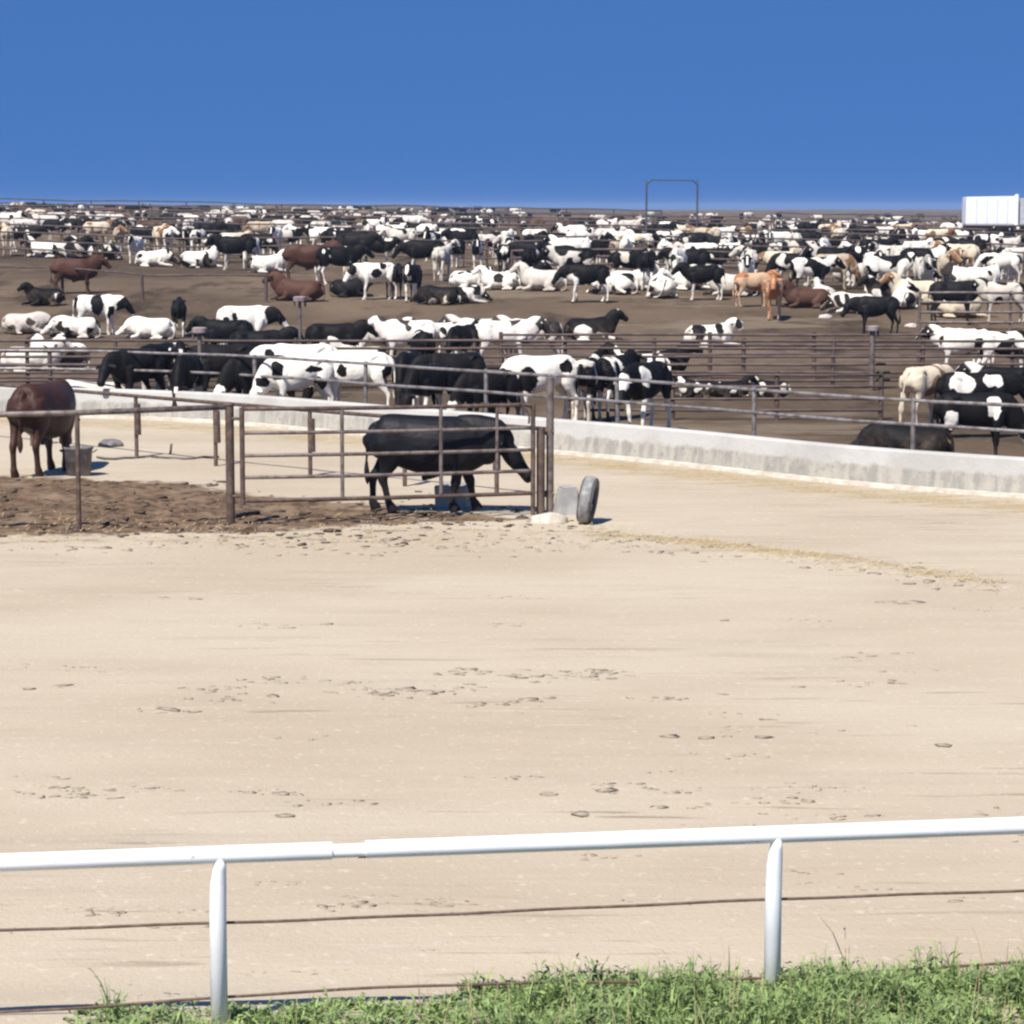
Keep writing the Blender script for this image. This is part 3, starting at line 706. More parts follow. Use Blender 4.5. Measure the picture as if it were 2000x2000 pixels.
    # neck and head: head = (poll x,y,z, muzzle x,y,z)
    dflt = {'stand': (1.08, 0, 1.31, 1.38, 0, 1.02), 'walk': (1.12, 0, 1.26, 1.44, 0, .98), 'graze': (1.05, 0, .70, 1.26, 0, .26), 'low': (1.12, 0, 1.06, 1.38, .05, .70), 'left': (.98, .24, 1.36, 1.14, .56, 1.10), 'right': (.98, -.24, 1.36, 1.14, -.56, 1.10),
            'lie': (1.0, 0, .90, 1.32, .02, .68), 'lie_turn': (.94, -.26, .84, 1.0, -.62, .62), 'lie_back': (.98, .26, .62, .66, .58, .32), 'lie_flat': (1.06, .04, .40, 1.42, .10, .16)}
    hd = head or dflt[pose]; P = Vector(hd[:3]); Q = Vector(hd[3:]); hv = (Q-P).normalized(); hl = (Q-P).length*1.06
    lat = Vector((0, 1, 0)); lat = (lat-hv*lat.dot(hv)).normalized() if abs(hv.y) < .6 else Vector((-hv.y, hv.x, 0)).normalized()
    if lat.y < 0 and abs(hv.y) < .6: lat = -lat
    up = hv.cross(lat); up = up if up.z > 0 else -up
    nbv = Vector(nb); nw = (.19, .33) if beef else (.155, .29)
    mid = nbv.lerp(P, .55)+Vector((0, 0, .03 if hd[2] > 1 or lie else -.01))
    th = (1.5 if pose == 'graze' else 1.3) if beef else 1.05
    loft(bm, [(nb[0]-.16, 0, nb[2]-.02, nw[0], nw[1]), (nb[0]+.02, 0, nb[2], nw[0]*.92, nw[1]*.95), (mid.x, mid.y, mid.z, .128*th, .235*th), (*(P-hv*.0-up*.035), .10*th, .165*th), (*(P+hv*.07-up*.03), .07, .09)], seg=18)
    def hp(s, u=0, l=0): return P+hv*(s*hl)+up*u+lat*l
    hw = 1.25 if beef else 1.05
    loft(bm, [(*hp(-.06, .0), .06*hw, .06), (*hp(0, .0), .100*hw, .105), (*hp(.18, -.005), .118*hw, .130), (*hp(.34, -.01), .114*hw, .132), (*hp(.52, -.012), .092*hw, .112), (*hp(.72, -.008), .078*hw, .092), (*hp(.88, -.005), .084*hw, .090), (*hp(.98, -.008), .080*hw, .080), (*hp(1.03, -.01), .05, .05)], lat=lat, seg=18, k=3, power=2.2)
    for s in (-1, 1):
        a = hp(.05, .03, s*.08); b_ = hp(.02, .0, s*.17); c = hp(.06, -.045, s*.27)
        loft(bm, [(*a, .03, .028), (*(a.lerp(b_, .5)), .045, .026), (*b_, .062, .024), (*(b_.lerp(c, .5)), .055, .022), (*c, .02, .018)], lat=up.cross(Vector(lat)).normalized(), k=2, seg=10)
        e = hp(.30, .035, s*.088*hw); sp_ = bmesh.ops.create_icosphere(bm, subdivisions=2, radius=.026)
        for v in sp_['verts']: v.co += e
    bmesh.ops.recalc_face_normals(bm, faces=bm.faces)
    me = bpy.data.meshes.new('tmp'); bm.to_mesh(me); bm.free()
    o = bpy.data.objects.new('tmp', me); COL.objects.link(o)
    r = o.modifiers.new('r', 'REMESH'); r.mode = 'VOXEL'; r.voxel_size = voxel; r.adaptivity = 0
    s_ = o.modifiers.new('s', 'SMOOTH'); s_.factor = .5; s_.iterations = 3 if voxel > .02 else 5
    dg = bpy.context.evaluated_depsgraph_get(); out = bpy.data.meshes.new_from_object(o.evaluated_get(dg)); out.name = name
    hv_, sv_ = [], []
    for v in out.vertices:
        t_ = max(-.35, min(1.1, (v.co-P).dot(hv)/hl)); d_ = (v.co-(P+hv*t_*hl)).length
        f_ = sstep((t_+.35)/.15)*(1 if d_ < .21 else 0) if t_ < 1 or d_ < .2 else 0
        if abs((v.co-P).dot(lat)) < .032 and .05 < t_ < .95 and (v.co-P-hv*t_*hl).dot(up) > .04: f_ = 0
        hv_.append(f_ if t_ > -.34 else 0); sv_.append(0 if lie else sstep((.66-v.co.z)/.05)*(1 if v.co.x < .75 else 0))
    out.attributes.new('head', 'FLOAT', 'POINT').data.foreach_set('value', hv_); out.attributes.new('shank', 'FLOAT', 'POINT').data.foreach_set('value', sv_)
    bpy.data.objects.remove(o); bpy.data.meshes.remove(me); out.materials.clear(); out.materials.append(M['holstein']); smooth(out)
    return out
PM = {}
def proto(kind, pose, hi=False):
    k = (kind, pose, hi)
    if k not in PM:
        sw = {'walk': .14, 'low': .08, 'graze': .05, 'stand': .03}.get(pose, -.05)
        PM[k] = cow_mesh('%s_%s' % (kind, pose), kind, pose, .019 if hi else .027, sw, tail=.05)
    return PM[k]
ONES = ['', 'first', 'second', 'third', 'fourth', 'fifth', 'sixth', 'seventh', 'eighth', 'ninth', 'tenth', 'eleventh', 'twelfth', 'thirteenth', 'fourteenth', 'fifteenth', 'sixteenth', 'seventeenth', 'eighteenth', 'nineteenth']
TENS = {20: 'twent', 30: 'thirt', 40: 'fort', 50: 'fift', 60: 'sixt'}
def ordw(n):
    if n < 20: return ONES[n]
    t, u = n//10*10, n % 10
    return TENS[t]+'ieth' if u == 0 else TENS[t]+'y-'+ONES[u]
COATS = {'W': ('holstein', (.14, .38), 'mostly white'), 'H': ('holstein', (.46, .62), 'black and white'), 'K': ('holstein', (.72, .88), 'mostly black'), 'B': ('black', (0, 1), 'solid black'),
         'R': ('red', (.3, .6), 'dark red'), 'T': ('tan', (.2, .4), 'pale tan'), 'O': ('orange', (.4, .5), 'orange brown'), 'P': ('palered', (.25, .45), 'dusty white')}
def animal(name, kind, pose, loc, head, scale, m, color, label, cat, group, hi=False, tilt=0):
    me = proto(kind, pose, hi) if isinstance(pose, str) else pose
    o = bpy.data.objects.new(name, me); COL.objects.link(o); o.location = loc; o.rotation_euler = (0, tilt, R(head)); o.scale = (scale*(.90 if kind == 'dairy' else 1), scale, scale)
    o.material_slots[0].link = 'OBJECT'; o.material_slots[0].material = m; o.color = color
    tag(o, label, cat, group); return o
def col(c, rng=random): a, b = COATS[c][1]; return (rng.random(), rng.uniform(a, b), rng.random()**2, 1)
def dir_word(h):
    h = h % 360
    if h < 50 or h > 310: return 'facing right'
    if 130 < h < 230: return 'facing left'
    return 'seen from behind' if 50 <= h <= 130 else 'facing the camera'
GB = 'cattle standing and lying in the pens'
# ---- heroes: (name, kind, pose, place, heading, scale, coat, label)
bull_me = cow_mesh('bull', 'beef', 'graze', .017, .15, head=(1.10, -.02, .94, 1.45, -.04, .48))
bp = pix(848, 1004)
bull = animal('bull', 'beef', bull_me, (bp.x-.08, bp.y, .05), -2, 1.03, hide('bull_hide', (.006, .006, .008), (.010, .009, .010), dirty=(.03, .022, .018), hero=True), (.5, .9, 0, 1), 'black bull with lowered head standing behind the tube gate', 'bull', None)
rc_me = cow_mesh('brown_cow', 'beef', 'graze', .020, .09, head=(1.10, .12, .80, 1.30, .2, .36))
rp = pix(78, 932)
animal('cow', 'beef', rc_me, (rp.x, rp.y+.45, .02), 77, 1.12, hide('brown_hide', (.048, .020, .013), (.062, .028, .018), dirty=(.05, .032, .025), hero=True), (.5, .9, 0, 1), 'dark red brown cow seen from behind beside the grey tub', 'cow', None)
def hero(px, Y, kind, pose, head, sc, c, label, custom=None, hi=True, dz=0, light=WHT, py=None):
    p = atx(px, Y) if py is None else ground(px, py)
    m = M[COATS[c][0]] if custom is None else hide('patched_hide', BLK, light, custom=custom, hero=True)
    animal('cow', kind, pose, (p.x, p.y, p.z+dz), head, sc, m, col(c), label, 'cow', GB, hi)
BUNK = [ # px, distance, pose, heading, scale, coat, label, custom
 (697, 55.0, 'graze', 176, 1.04, 'W', 'large white cow standing side-on with its head hidden at the feed bunk', (0, [(-.75, .15, .9, .12, .2, .22), (.30, .3, 1.0, .10, .2, .14), (1.2, 0, .5, .2, .3, .3)])),
 (590, 57.2, 'low', 186, 1.08, 'W', 'white cow with black face standing behind the feeding white cow', (0, [(1.3, 0, .85, .28, .3, .3), (.75, .2, 1.15, .12, .2, .15), (-.2, -.3, 1.1, .16, .2, .15)])),
 (585, 54.2, 'graze', 205, 1.0, 'W', 'white cow with two black shoulder spots eating at the feed bunk', (0, [(.62, .15, 1.08, .15, .25, .20), (.95, .1, .85, .16, .25, .14), (-.25, .2, 1.1, .24, .2, .10), (-.45, .2, .8, .14, .2, .14)])),
 (508, 54.6, 'graze', 215, 1.0, 'K', 'black cow with white face lowering its head into the feed bunk', (1, [(1.15, 0, .45, .22, .3, .35), (.0, 0, .45, .3, .4, .2)])),
 (268, 56.0, 'low', 240, 1.05, 'B', 'black cow with bowed head leftmost in the dark bunk group', None),
 (312, 57.5, 'low', 255, 1.08, 'K', 'black cow with white blaze facing the bunk beside the leftmost black cow', None),
 (350, 58.2, 'stand', 280, 1.05, 'H', 'black and white backed cow behind the dark group at the bunk', None),
 (437, 58.0, 'graze', 205, 1.05, 'B', 'black cow feeding between the hooded post and the white faced cow', None),
 (365, 55.4, 'graze', 265, .98, 'K', 'mostly black cow feeding head-on left of the hooded post', None),
 (797, 55.8, 'graze', 262, 1.02, 'K', 'black cow with white leg feeding head-on right of the large white cow', None),
 (886, 55.2, 'low', 215, 1.02, 'B', 'large solid black cow side-on at the bunk above the bull', None),
 (842, 53.6, 'graze', 238, .92, 'K', 'black cow with white muzzle eating just above the bull', None),
 (955, 51.8, 'graze', 215, .9, 'K', 'black cow with white cheek eating in the bunk left of the gate post', (1, [(1.2, 0, .45, .3, .3, .3)])),
 (1058, 52.8, 'graze', 208, 1.08, 'W', 'white backed cow with black head bending into the bunk at the gate post', (0, [(1.1, 0, .7, .42, .4, .42), (.45, .2, .9, .22, .25, .24), (-.45, .2, 1.15, .15, .2, .15)])),
 (1148, 53.6, 'stand', 75, 1.0, 'H', 'black and white cow seen from behind just right of the gate post', None),
 (1198, 54.4, 'stand', 62, 1.0, 'H', 'black cow with white stripes seen from behind second right of gate post', (1, [(-.5, 0, 1.25, .10, .5, .5), (-.15, 0, 1.3, .08, .5, .4), (-.6, 0, .45, .3, .5, .25)])),
 (1262, 51.0, 'low', 242, 1.06, 'K', 'black cow with white legs and shoulder standing close to the bunk', (1, [(.45, .15, .35, .35, .5, .36), (-.6, 0, .35, .35, .5, .33), (.50, .25, 1.15, .18, .2, .20), (1.2, .0, 1.0, .16, .2, .2)])),
 (1806, 52.0, 'low', 48, .96, 'T', 'pale tan cow standing with lowered head near the right bunk', None),
 (1900, 50.0, 'low', 6, .96, 'K', 'black cow with white shoulder standing behind the near black cow', (1, [(-.35, 0, 1.15, .30, .6, .24), (.4, -.3, 1.2, .25, .3, .15)])),
 (1965, 52.5, 'stand', 174, .92, 'H', 'black and white cow at the right edge behind the near black cow', None),
 (1900, 45.2, 'graze', 4, .92, 'K', 'large mostly black cow side-on nearest the bunk at the right edge', (1, [(.38, -.3, 1.1, .16, .3, .24), (-.55, -.2, .85, .16, .3, .18), (1.2, 0, .5, .3, .06, .3)])),
 (1778, 45.0, 'lie_flat', 176, .92, 'K', 'black cow with white feet lying behind the bunk wall', (1, [(.9, 0, .05, .5, .5, .16), (-.2, -.45, .08, .2, .2, .12)])),
 (185, 56.6, 'lie_flat', 185, .9, 'W', 'white cow lying just behind the bunk above the tub', None),
]
for px, Y, pose, hd, sc, c, lab, cu in BUNK: hero(px, Y, 'dairy', pose, hd, sc, c, lab, cu)
MID = [
 (190, 655, 'low', 2, 1.02, 'W', 'white and black cow walking right alone on the left slope', (0, [(.05, -.3, 1.05, .24, .5, .42), (1.2, 0, 1.0, .50, .4, .30), (.55, -.2, .7, .14, .2, .30), (-.75, 0, 1.1, .1, .3, .3)])),
 (152, 660, 'lie_flat', 184, .95, 'W', 'white cow lying flat at the feet of the walking cow', None),
 (48, 652, 'lie_flat', 4, .95, 'P', 'pale cow lying flat at the left edge of the slope', None),
 (146, 574, 'stand', 12, 1.05, 'R', 'dark red cow standing right behind the walking black and white cow', None),
 (90, 597, 'lie', 200, .9, 'K', 'black calf resting left of the dark red cow', None),
 (350, 658, 'stand', 96, .92, 'K', 'black calf with white shanks seen from behind on the left slope', (1, [(-.62, 0, .3, .4, .5, .30), (.5, 0, .2, .3, .4, .2)])),
 (298, 662, 'lie_flat', 175, .95, 'W', 'white cow lying beside the black calf', None),
 (478, 690, 'low', 2, 1.08, 'W', 'white cow with few dark spots and black head beside the hooded post', (0, [(-.30, -.3, 1.05, .10, .2, .13), (-.55, -.3, 1.0, .06, .2, .07), (1.0, 0, 1.1, .38, .35, .32)])),
 (445, 712, 'stand', 178, .95, 'B', 'black cow whose back shows below the spotted white cow', None),
 (602, 552, 'stand', 3, 1.22, 'R', 'large dark red cow standing side-on in the middle lot', None),
 (586, 588, 'lie', 176, 1.12, 'R', 'dark red cow lying in front of the large red cow', None),
 (682, 580, 'lie_back', 2, .98, 'B', 'black cow lying between the red cow and the white legged cow', None),
 (736, 586, 'low', 200, 1.10, 'W', 'tall white cow with black patches on long white legs in the middle', (0, [(.1, .3, 1.0, .22, .3, .16), (1.1, 0, 1.1, .2, .3, .2), (-.2, .2, 1.25, .15, .3, .14)])),
 (806, 589, 'stand', 262, 1.08, 'K', 'black and white faced cow facing the camera in the middle lot', (1, [(1.3, 0, 1.2, .2, .07, .3), (.5, 0, .35, .4, .5, .36), (.85, 0, .85, .1, .12, .2)])),
 (770, 584, 'stand', 285, 1.0, 'B', 'solid black cow standing behind the white faced cow', None),
 (862, 595, 'lie_flat', 172, .95, 'K', 'black cow with white muzzle lying flat on the mound', None),
 (905, 593, 'lie_flat', 10, .9, 'H', 'black and white cow lying flat on the mound edge', None),
 (915, 563, 'lie_turn', 8, 1.0, 'W', 'bright white cow lying on the mound right of the white faced cow', None),
 (978, 566, 'lie', 182, 1.0, 'W', 'white cow with black side patch lying above the brown slope', (0, [(.1, .3, .5, .22, .3, .2)])),
 (1148, 592, 'low', 184, 1.12, 'K', 'black cow with four white legs standing alone on the slope', (1, [(.62, .1, .55, .30, .5, .50), (-.62, 0, .36, .36, .5, .34), (-.95, 0, .9, .1, .2, .4)])),
 (1152, 667, 'lie', 6, 1.06, 'K', 'black cow with white belly lying with raised head on the brown slope', (1, [(-.30, -.40, .28, .36, .35, .26), (.2, -.40, .10, .65, .35, .20), (1.05, -.02, 1.10, .12, .2, .10), (-.85, 0, .05, .2, .4, .1)])),
 (1385, 679, 'lie_turn', 10, 1.0, 'H', 'black and white patched cow lying just behind the middle fence', (0, [(-.45, -.2, .5, .26, .4, .36), (.30, -.3, .6, .14, .4, .26), (.95, -.4, .78, .10, .4, .2)])),
 (1512, 624, 'stand', 262, 1.12, 'O', 'orange brown calf standing on the slope below the herd', None),
 (1470, 600, 'stand', 15, .98, 'O', 'orange and white cow half hidden behind the orange calf', None),
 (1712, 656, 'low', 188, 1.0, 'B', 'black calf standing alone at the foot of the right slope', None),
 (1670, 612, 'lie_flat', 176, 1.0, 'W', 'white and black cow lying left of the lone black calf', None),
 (1578, 601, 'lie', 186, 1.0, 'R', 'dark brown cow lying right of the orange calf', None),
 (1862, 634, 'stand', 2, 1.15, 'B', 'long black cow standing side-on behind the right rail fence', None),
 (1958, 634, 'stand', 182, 1.12, 'W', 'large white cow standing behind the rail fence at right edge', None),
]
for px, py, pose, hd, sc, c, lab, cu in MID:
    hero(px, 0, 'dairy' if c != 'R' else 'beef', pose, hd, sc, c, lab, cu, hi=False, py=py)
# row of pinkish cattle behind the middle fence
ROW2 = [(652, 70.5, 'stand', 4, 'K'), (704, 70, 'lie', 182, 'W'), (742, 72, 'stand', 10, 'W'), (800, 70.5, 'stand', 175, 'P'), (862, 71, 'stand', 4, 'W'), (905, 69.6, 'low', 250, 'K'), (940, 71.5, 'stand', 178, 'P'), (985, 70.2, 'stand', 3, 'P'), (1040, 71, 'stand', 182, 'P'),
        (60, 70, 'lie', 10, 'W'), (120, 71, 'lie_turn', 170, 'P'), (505, 66.5, 'stand', 5, 'B'), (1285, 68, 'lie', 5, 'K'), (1365, 60.6, 'lie_turn', 186, 'H'), (1425, 60.2, 'lie', 10, 'K'), (1505, 60.5, 'lie_turn', 178, 'H'), (1960, 66, 'stand', 6, 'H'), (1880, 67.5, 'stand', 176, 'W'), (1250, 66.5, 'lie', 176, 'H'), (825, 66.2, 'low', 100, 'K')]
ROW2.sort()
for i, (px, Y, pose, hd, c) in enumerate(ROW2):
    p = atx(px, Y); w_ = COATS[c][2]
    lab = '%s cow %s %s, %s from left behind the middle fence' % (w_, 'lying' if pose.startswith('lie') else 'standing', '' if pose.startswith('lie') else dir_word(hd), ordw(i+1))
    animal('cow', 'dairy', pose, (p.x, p.y, p.z), hd, (.58 if 58 < Y < 62 else .98) if c != 'P' else 1.05, M[COATS[c][0]], col(c), ' '.join(lab.split()).replace(' ,', ','), 'cow', GB)
# the packed herd on the rise: column, row of the feet, coat, pose code, heading
S = 's'; Lx = 'l'
HERD = [(14,462,'W',S,5),(58,458,'P',S,175),(50,492,'K',S,10),(90,503,'W',Lx,185),(133,505,'H',Lx,5),(177,506,'H',Lx,175),(216,507,'W',Lx,80),(232,491,'T',S,265),(142,472,'K',S,3),(112,470,'K',S,180),(190,480,'T',S,5),(15,500,'T',S,90),
(60,414,'B',S,0),(98,418,'B',S,180),(215,419,'K',S,10),(32,416,'T',S,0),(160,448,'K',S,2),(75,440,'T',S,170),
(265,515,'W',S,268),(298,521,'W','f',3),(312,496,'T',S,275),(329,498,'W',S,265),(368,493,'W',S,270),(350,493,'B',S,20),(300,487,'W',S,185),(282,490,'B',S,355),(389,501,'W',S,80),(427,514,'H',S,352),(388,524,'W',Lx,20),(463,528,'K',S,190),(492,525,'W',S,92),
(427,437,'W',S,5),(470,439,'W',S,60),(494,438,'W',S,185),(403,483,'B',S,3),(446,482,'B',S,178),(455,505,'T',S,4),(480,500,'K',S,178),
(507,437,'K',S,3),(521,436,'W',S,90),(538,498,'W',S,262),(560,496,'H',S,5),(577,495,'W',S,100),(607,495,'W',S,268),(630,496,'W',S,170),(520,533,'W',Lx,5),(500,512,'K',S,5),(620,442,'T',Lx,2),(575,440,'T',Lx,178),(664,436,'B',S,4),(692,439,'K',S,80),(720,441,'H',S,250),(650,498,'K',S,8),(672,492,'K',S,182),
(720,488,'W',S,265),(760,489,'H',S,3),(660,556,'K',S,20),(684,551,'T',S,92),(700,500,'K',S,184),(738,520,'K',S,4),(690,520,'B',S,2),
(757,482,'W',S,100),(793,487,'W',S,5),(822,488,'H',S,178),(875,493,'H',S,3),(850,482,'K',S,182),(905,480,'K',S,5),(848,432,'B',S,80),(885,438,'B',S,2),(925,440,'B',S,180),(965,442,'B',S,4),(1002,445,'B',S,176),(905,450,'K',S,5),(948,454,'K',S,180),(820,447,'T',S,4),(770,444,'K',S,3),
(845,511,'H',S,260),(863,549,'W',S,80),(893,523,'K',S,262),(933,525,'H',S,268),(975,519,'H',S,275),(905,505,'K',S,184),(950,505,'H',S,4),(830,538,'K',S,182),
(1010,531,'W',S,268),(1045,493,'W',S,3),(1085,499,'B',S,200),(1107,516,'H',S,262),(1132,501,'W',S,20),(1147,516,'W',S,95),(1178,513,'H',S,258),(1200,501,'W',S,5),(1222,523,'W',S,266),(1250,509,'W',S,185),(1228,466,'W',S,2),(1035,446,'B',S,85),(1125,452,'B',S,3),(1166,455,'K',S,178),(1197,456,'K',S,5),(990,500,'W',S,80),(1065,512,'K',S,182),
(1062,568,'W',Lx,184),(1018,563,'H',Lx,4),(1230,567,'W',Lx,6),(1200,574,'W',Lx,176),(1085,548,'K',S,5),(1040,540,'K',S,180),(985,540,'H',S,95),
(1282,513,'H',S,262),(1305,511,'K',S,85),(1362,529,'W',S,3),(1352,500,'B',S,2),(1412,512,'B',S,184),(1408,486,'W',S,5),(1455,503,'H',S,182),(1486,469,'W',S,95),(1484,506,'H',S,262),(1427,526,'W',S,8),(1352,547,'H',S,268),(1290,581,'W',Lx,100),(1323,561,'W',S,262),(1342,566,'W',Lx,10),(1375,587,'K',S,182),(1432,578,'W',Lx,176),(1458,574,'W',S,262),(1390,545,'K',S,4),(1262,566,'K',S,95),(1330,478,'T',S,3),(1370,475,'K',S,178),(1290,480,'K',S,2),(1440,480,'T',S,4),
(1508,471,'W',S,265),(1530,473,'H',S,4),(1553,476,'H',S,262),(1577,471,'B',S,5),(1590,470,'W',S,268),(1612,479,'H',S,80),(1643,486,'W',S,262),(1520,501,'W',S,182),(1552,500,'W',S,100),(1608,518,'W',S,262),(1645,505,'B',S,3),(1580,498,'B',S,182),(1663,534,'W',S,92),(1740,549,'W',S,182),(1712,511,'H',S,5),(1725,476,'H',S,3),(1690,480,'K',S,180),
(1583,576,'H',S,3),(1527,551,'T',S,186),(1553,545,'T',S,268),(1665,551,'W',Lx,5),(1605,597,'W',Lx,92),(1706,571,'W',S,265),(1732,577,'H',S,5),(1738,592,'H',Lx,178),(1500,530,'K',S,3),(1690,545,'K',S,182),(1630,560,'K',S,184),
(1765,487,'W',S,268),(1785,510,'K',S,262),(1818,526,'K',S,4),(1848,513,'H',S,3),(1862,546,'T',S,265),(1895,521,'K',S,182),(1937,542,'B',S,262),(1985,537,'W',S,5),(1965,546,'W',S,262),(1882,561,'W',Lx,184),(1914,562,'W',Lx,4),(1777,576,'W',Lx,5),(1788,593,'T',Lx,182),(1763,602,'W',Lx,80),(1803,581,'W',S,265),(1845,572,'T',S,262),(1868,620,'T',Lx,3),(1925,500,'H',S,5),(1995,505,'W',S,262),(1800,560,'H',S,2),(1830,490,'T',S,4),(1880,490,'H',S,181),(1760,470,'T',S,2),(1660,470,'H',S,262),(1700,455,'K',S,2),(1620,455,'K',S,180),(1950,480,'K',S,3),(1985,475,'K',S,185)]
fill = random.Random(11)
for lo_, hi2, x0_, x1_, n_f in ((540, 566, 1000, 1990, 12), (508, 535, 980, 1990, 14), (484, 505, 640, 1990, 13), (455, 480, 480, 1990, 10)):
    for q in range(n_f): HERD.append((int(x0_+(x1_-x0_)*(q+fill.uniform(.1, .9))/n_f), fill.randint(lo_, hi2), fill.choice('WHWWTHK'), 's', fill.choice([3, 178, 262, 90, 8, 186])))
rowname = [(0, 450, 'farthest row under skyline'), (450, 484, 'fourth far row'), (484, 508, 'third far row'), (508, 540, 'second far row'), (540, 700, 'nearest far row')]
rr_ = random.Random(5)
for lo, hi_, rn in rowname:
    sub = sorted([h for h in HERD if lo <= h[1] < hi_])
    for i, (px, py, c, pc, hd) in enumerate(sub):
        p = ground(px, py); hd2 = hd+rr_.uniform(-14, 14)
        if pc == S: pose = rr_.choice(['stand', 'stand', 'low', 'left', 'right', 'walk', 'graze'] if abs((hd % 360)-265) > 20 else ['stand', 'low', 'stand', 'left'])
        elif pc == 'f': pose = 'lie_flat'
        else: pose = rr_.choice(['lie', 'lie_turn', 'lie_back', 'lie'])
        lying = pose.startswith('lie'); dw = '' if lying else dir_word(hd2)
        lab = ' '.join(('%s cow %s %s, %s from left in %s' % (COATS[c][2], 'lying' if lying else 'standing', dw, ordw(i+1), rn)).split()).replace(' ,', ',')
        animal('cow', 'dairy', pose, (p.x, p.y, p.z), hd2, rr_.uniform(1.02, 1.24) if py > 455 else rr_.uniform(.95, 1.1), M[COATS[c][0]], col(c, rr_), lab, 'cow', GB)

def far_mass():
    src = proto('dairy', 'low'); o = bpy.data.objects.new('t', src); COL.objects.link(o); d = o.modifiers.new('d', 'DECIMATE'); d.ratio = .06
    dg = bpy.context.evaluated_depsgraph_get(); lo = bpy.data.meshes.new_from_object(o.evaluated_get(dg)); bpy.data.objects.remove(o)
    P_ = np.array([v.co[:] for v in lo.vertices]); Fq = [list(p.vertices) for p in lo.polygons]; rg = random.Random(21); V, Fs, mi = [], [], []
    for q in range(290):
        px = rg.uniform(-20, 1880) if q % 3 else rg.uniform(-20, 900); py = rg.choice([rg.uniform(416, 432), rg.uniform(432, 452), rg.uniform(440, 470)])
        p = ground(px, py+ (0 if px < 1200 else 10)); a = rg.choice([0, math.pi, .6, 1.6, -1.6, 3.6])+rg.uniform(-.3, .3); c_, s_ = math.cos(a), math.sin(a); k = len(V)
        V += [(x*c_*.92-y*s_+p.x, x*s_*.92+y*c_+p.y, z+p.z) for x, y, z in P_]; Fs += [[i+k for i in f] for f in Fq]; mi += [rg.choice([0, 1, 1, 0, 2])]*len(Fq)
    me = bpy.data.meshes.new('distant_cattle'); me.from_pydata(V, [], Fs)
    for m in ('far_white', 'far_black', 'far_brown'): me.materials.append(M[m])
    me.polygons.foreach_set('material_index', mi); smooth(me)
    tag(link('distant_cattle', me), 'mass of tiny distant cattle below the skyline fence', 'cattle herd', kind='stuff')
M['far_white'] = simple('pale_hide', (.62, .56, .48), (.03, .03, .03), .8, .7, 0, .52, .56, spec=.1); M['far_black'] = simple('dark_hide', (.010, .009, .009), (.5, .45, .4), .7, .7, 0, .6, .64, spec=.1); M['far_brown'] = simple('brown_far_hide', (.09, .05, .035), (.2, .14, .09), .6, .7, spec=.1)
far_mass()

# ------------------------------------------------------------ loose stuff: clods, straw, weeds
ico = bmesh.new(); bmesh.ops.create_icosphere(ico, subdivisions=1, radius=1); ico.verts.ensure_lookup_table()
IV = np.array([v.co[:] for v in ico.verts]); IFc = np.array([[v.index for v in f.verts] for f in ico.faces]); ico.free()
def lumps(name, pts, m, label, cat):
    """pts: (x,y,z, sx,sy,sz)"""
    V, Fs = [], []
    rs = np.random.RandomState(len(pts))
    for i, (x, y, z, a, b, c) in enumerate(pts):
        v = IV*(1+rs.uniform(-.5, .45, (len(IV), 1))); th = rs.uniform(-.5, .5); v = v*np.array([a, b, c])
        v = np.stack([v[:, 0]*math.cos(th)-v[:, 1]*math.sin(th), v[:, 0]*math.sin(th)+v[:, 1]*math.cos(th), v[:, 2]], 1)+np.array([x, y, z+c*.3])
        V.append(v); Fs.append(IFc+i*len(IV))
    V = np.concatenate(V); Fs = np.concatenate(Fs); me = bpy.data.meshes.new(name); me.from_pydata(V.tolist(), [], Fs.tolist()); smooth(me)
    return tag(link(name, me, None, m), label, cat, kind='stuff')
rs = np.random.RandomState(3); pts = []
def sc(px, py, s, ar=2.2, hh=.35):
    p = pix(px, py); pts.append((p.x, p.y, rz(p.x, p.y), s*ar, s*rs.uniform(.8, 2.2), s*hh*.7))
bands = [(0, 2000, 1345, 26, 150, .032), (0, 2000, 1560, 20, 110, .024), (0, 900, 1775, 18, 60, .018), (900, 2000, 1700, 60, 40, .014), (0, 2000, 1450, 60, 60, .018), (0, 2000, 1230, 60, 50, .022), (0, 2000, 1850, 60, 60, .010)]
for x0, x1, yc, sg, n, s in bands:
    cl_ = [(rs.uniform(x0, x1), rs.normal(yc, sg)) for _ in range(max(3, n//6))]
    for _ in range(int(n*1.5)):
        c = cl_[rs.randint(len(cl_))]
        x, yy = rs.normal(c[0], 45), rs.normal(c[1], 3.5)
        yy += -28*max(0, (x-1400)/600) if yc == 1345 else 0
        sc(x, yy, s*rs.uniform(.15, .75)*(1.9 if rs.rand() < .08 else 1), rs.uniform(1.2, 4.5), .5)
for x, yy, s, ar in [(1305, 1442, .045, 3.0), (1378, 1445, .05, 1.7), (1421, 1442, .042, 1.1), (1488, 1443, .045, 2), (1845, 1459, .04, 2), (1780, 1181, .06, 3.6), (1760, 1180, .05, 3), (1735, 1180, .045, 3), (1075, 1557, .05, 1.6), (1140, 1594, .045, 1.8), (1290, 1580, .045, 1.8), (530, 1363, .05, 1.5), (60, 1347, .04, 2.4), (120, 1342, .04, 3), (560, 1597, .035, 2.2)]: sc(x, yy, s, ar)
for i in range(260):   # crumbs along pen front
    sc(rs.uniform(-50, 1350), rs.normal(1063, 14), rs.gamma(2, .009)+.006, rs.uniform(1, 2.4), .4)
for i in range(80): # crumbs along the straw windrow
    t = rs.rand(); x = 1130+830*t; sc(x, 1045+103*t**1.25+rs.normal(6, 9), rs.uniform(.012, .045), 1.8, .4)
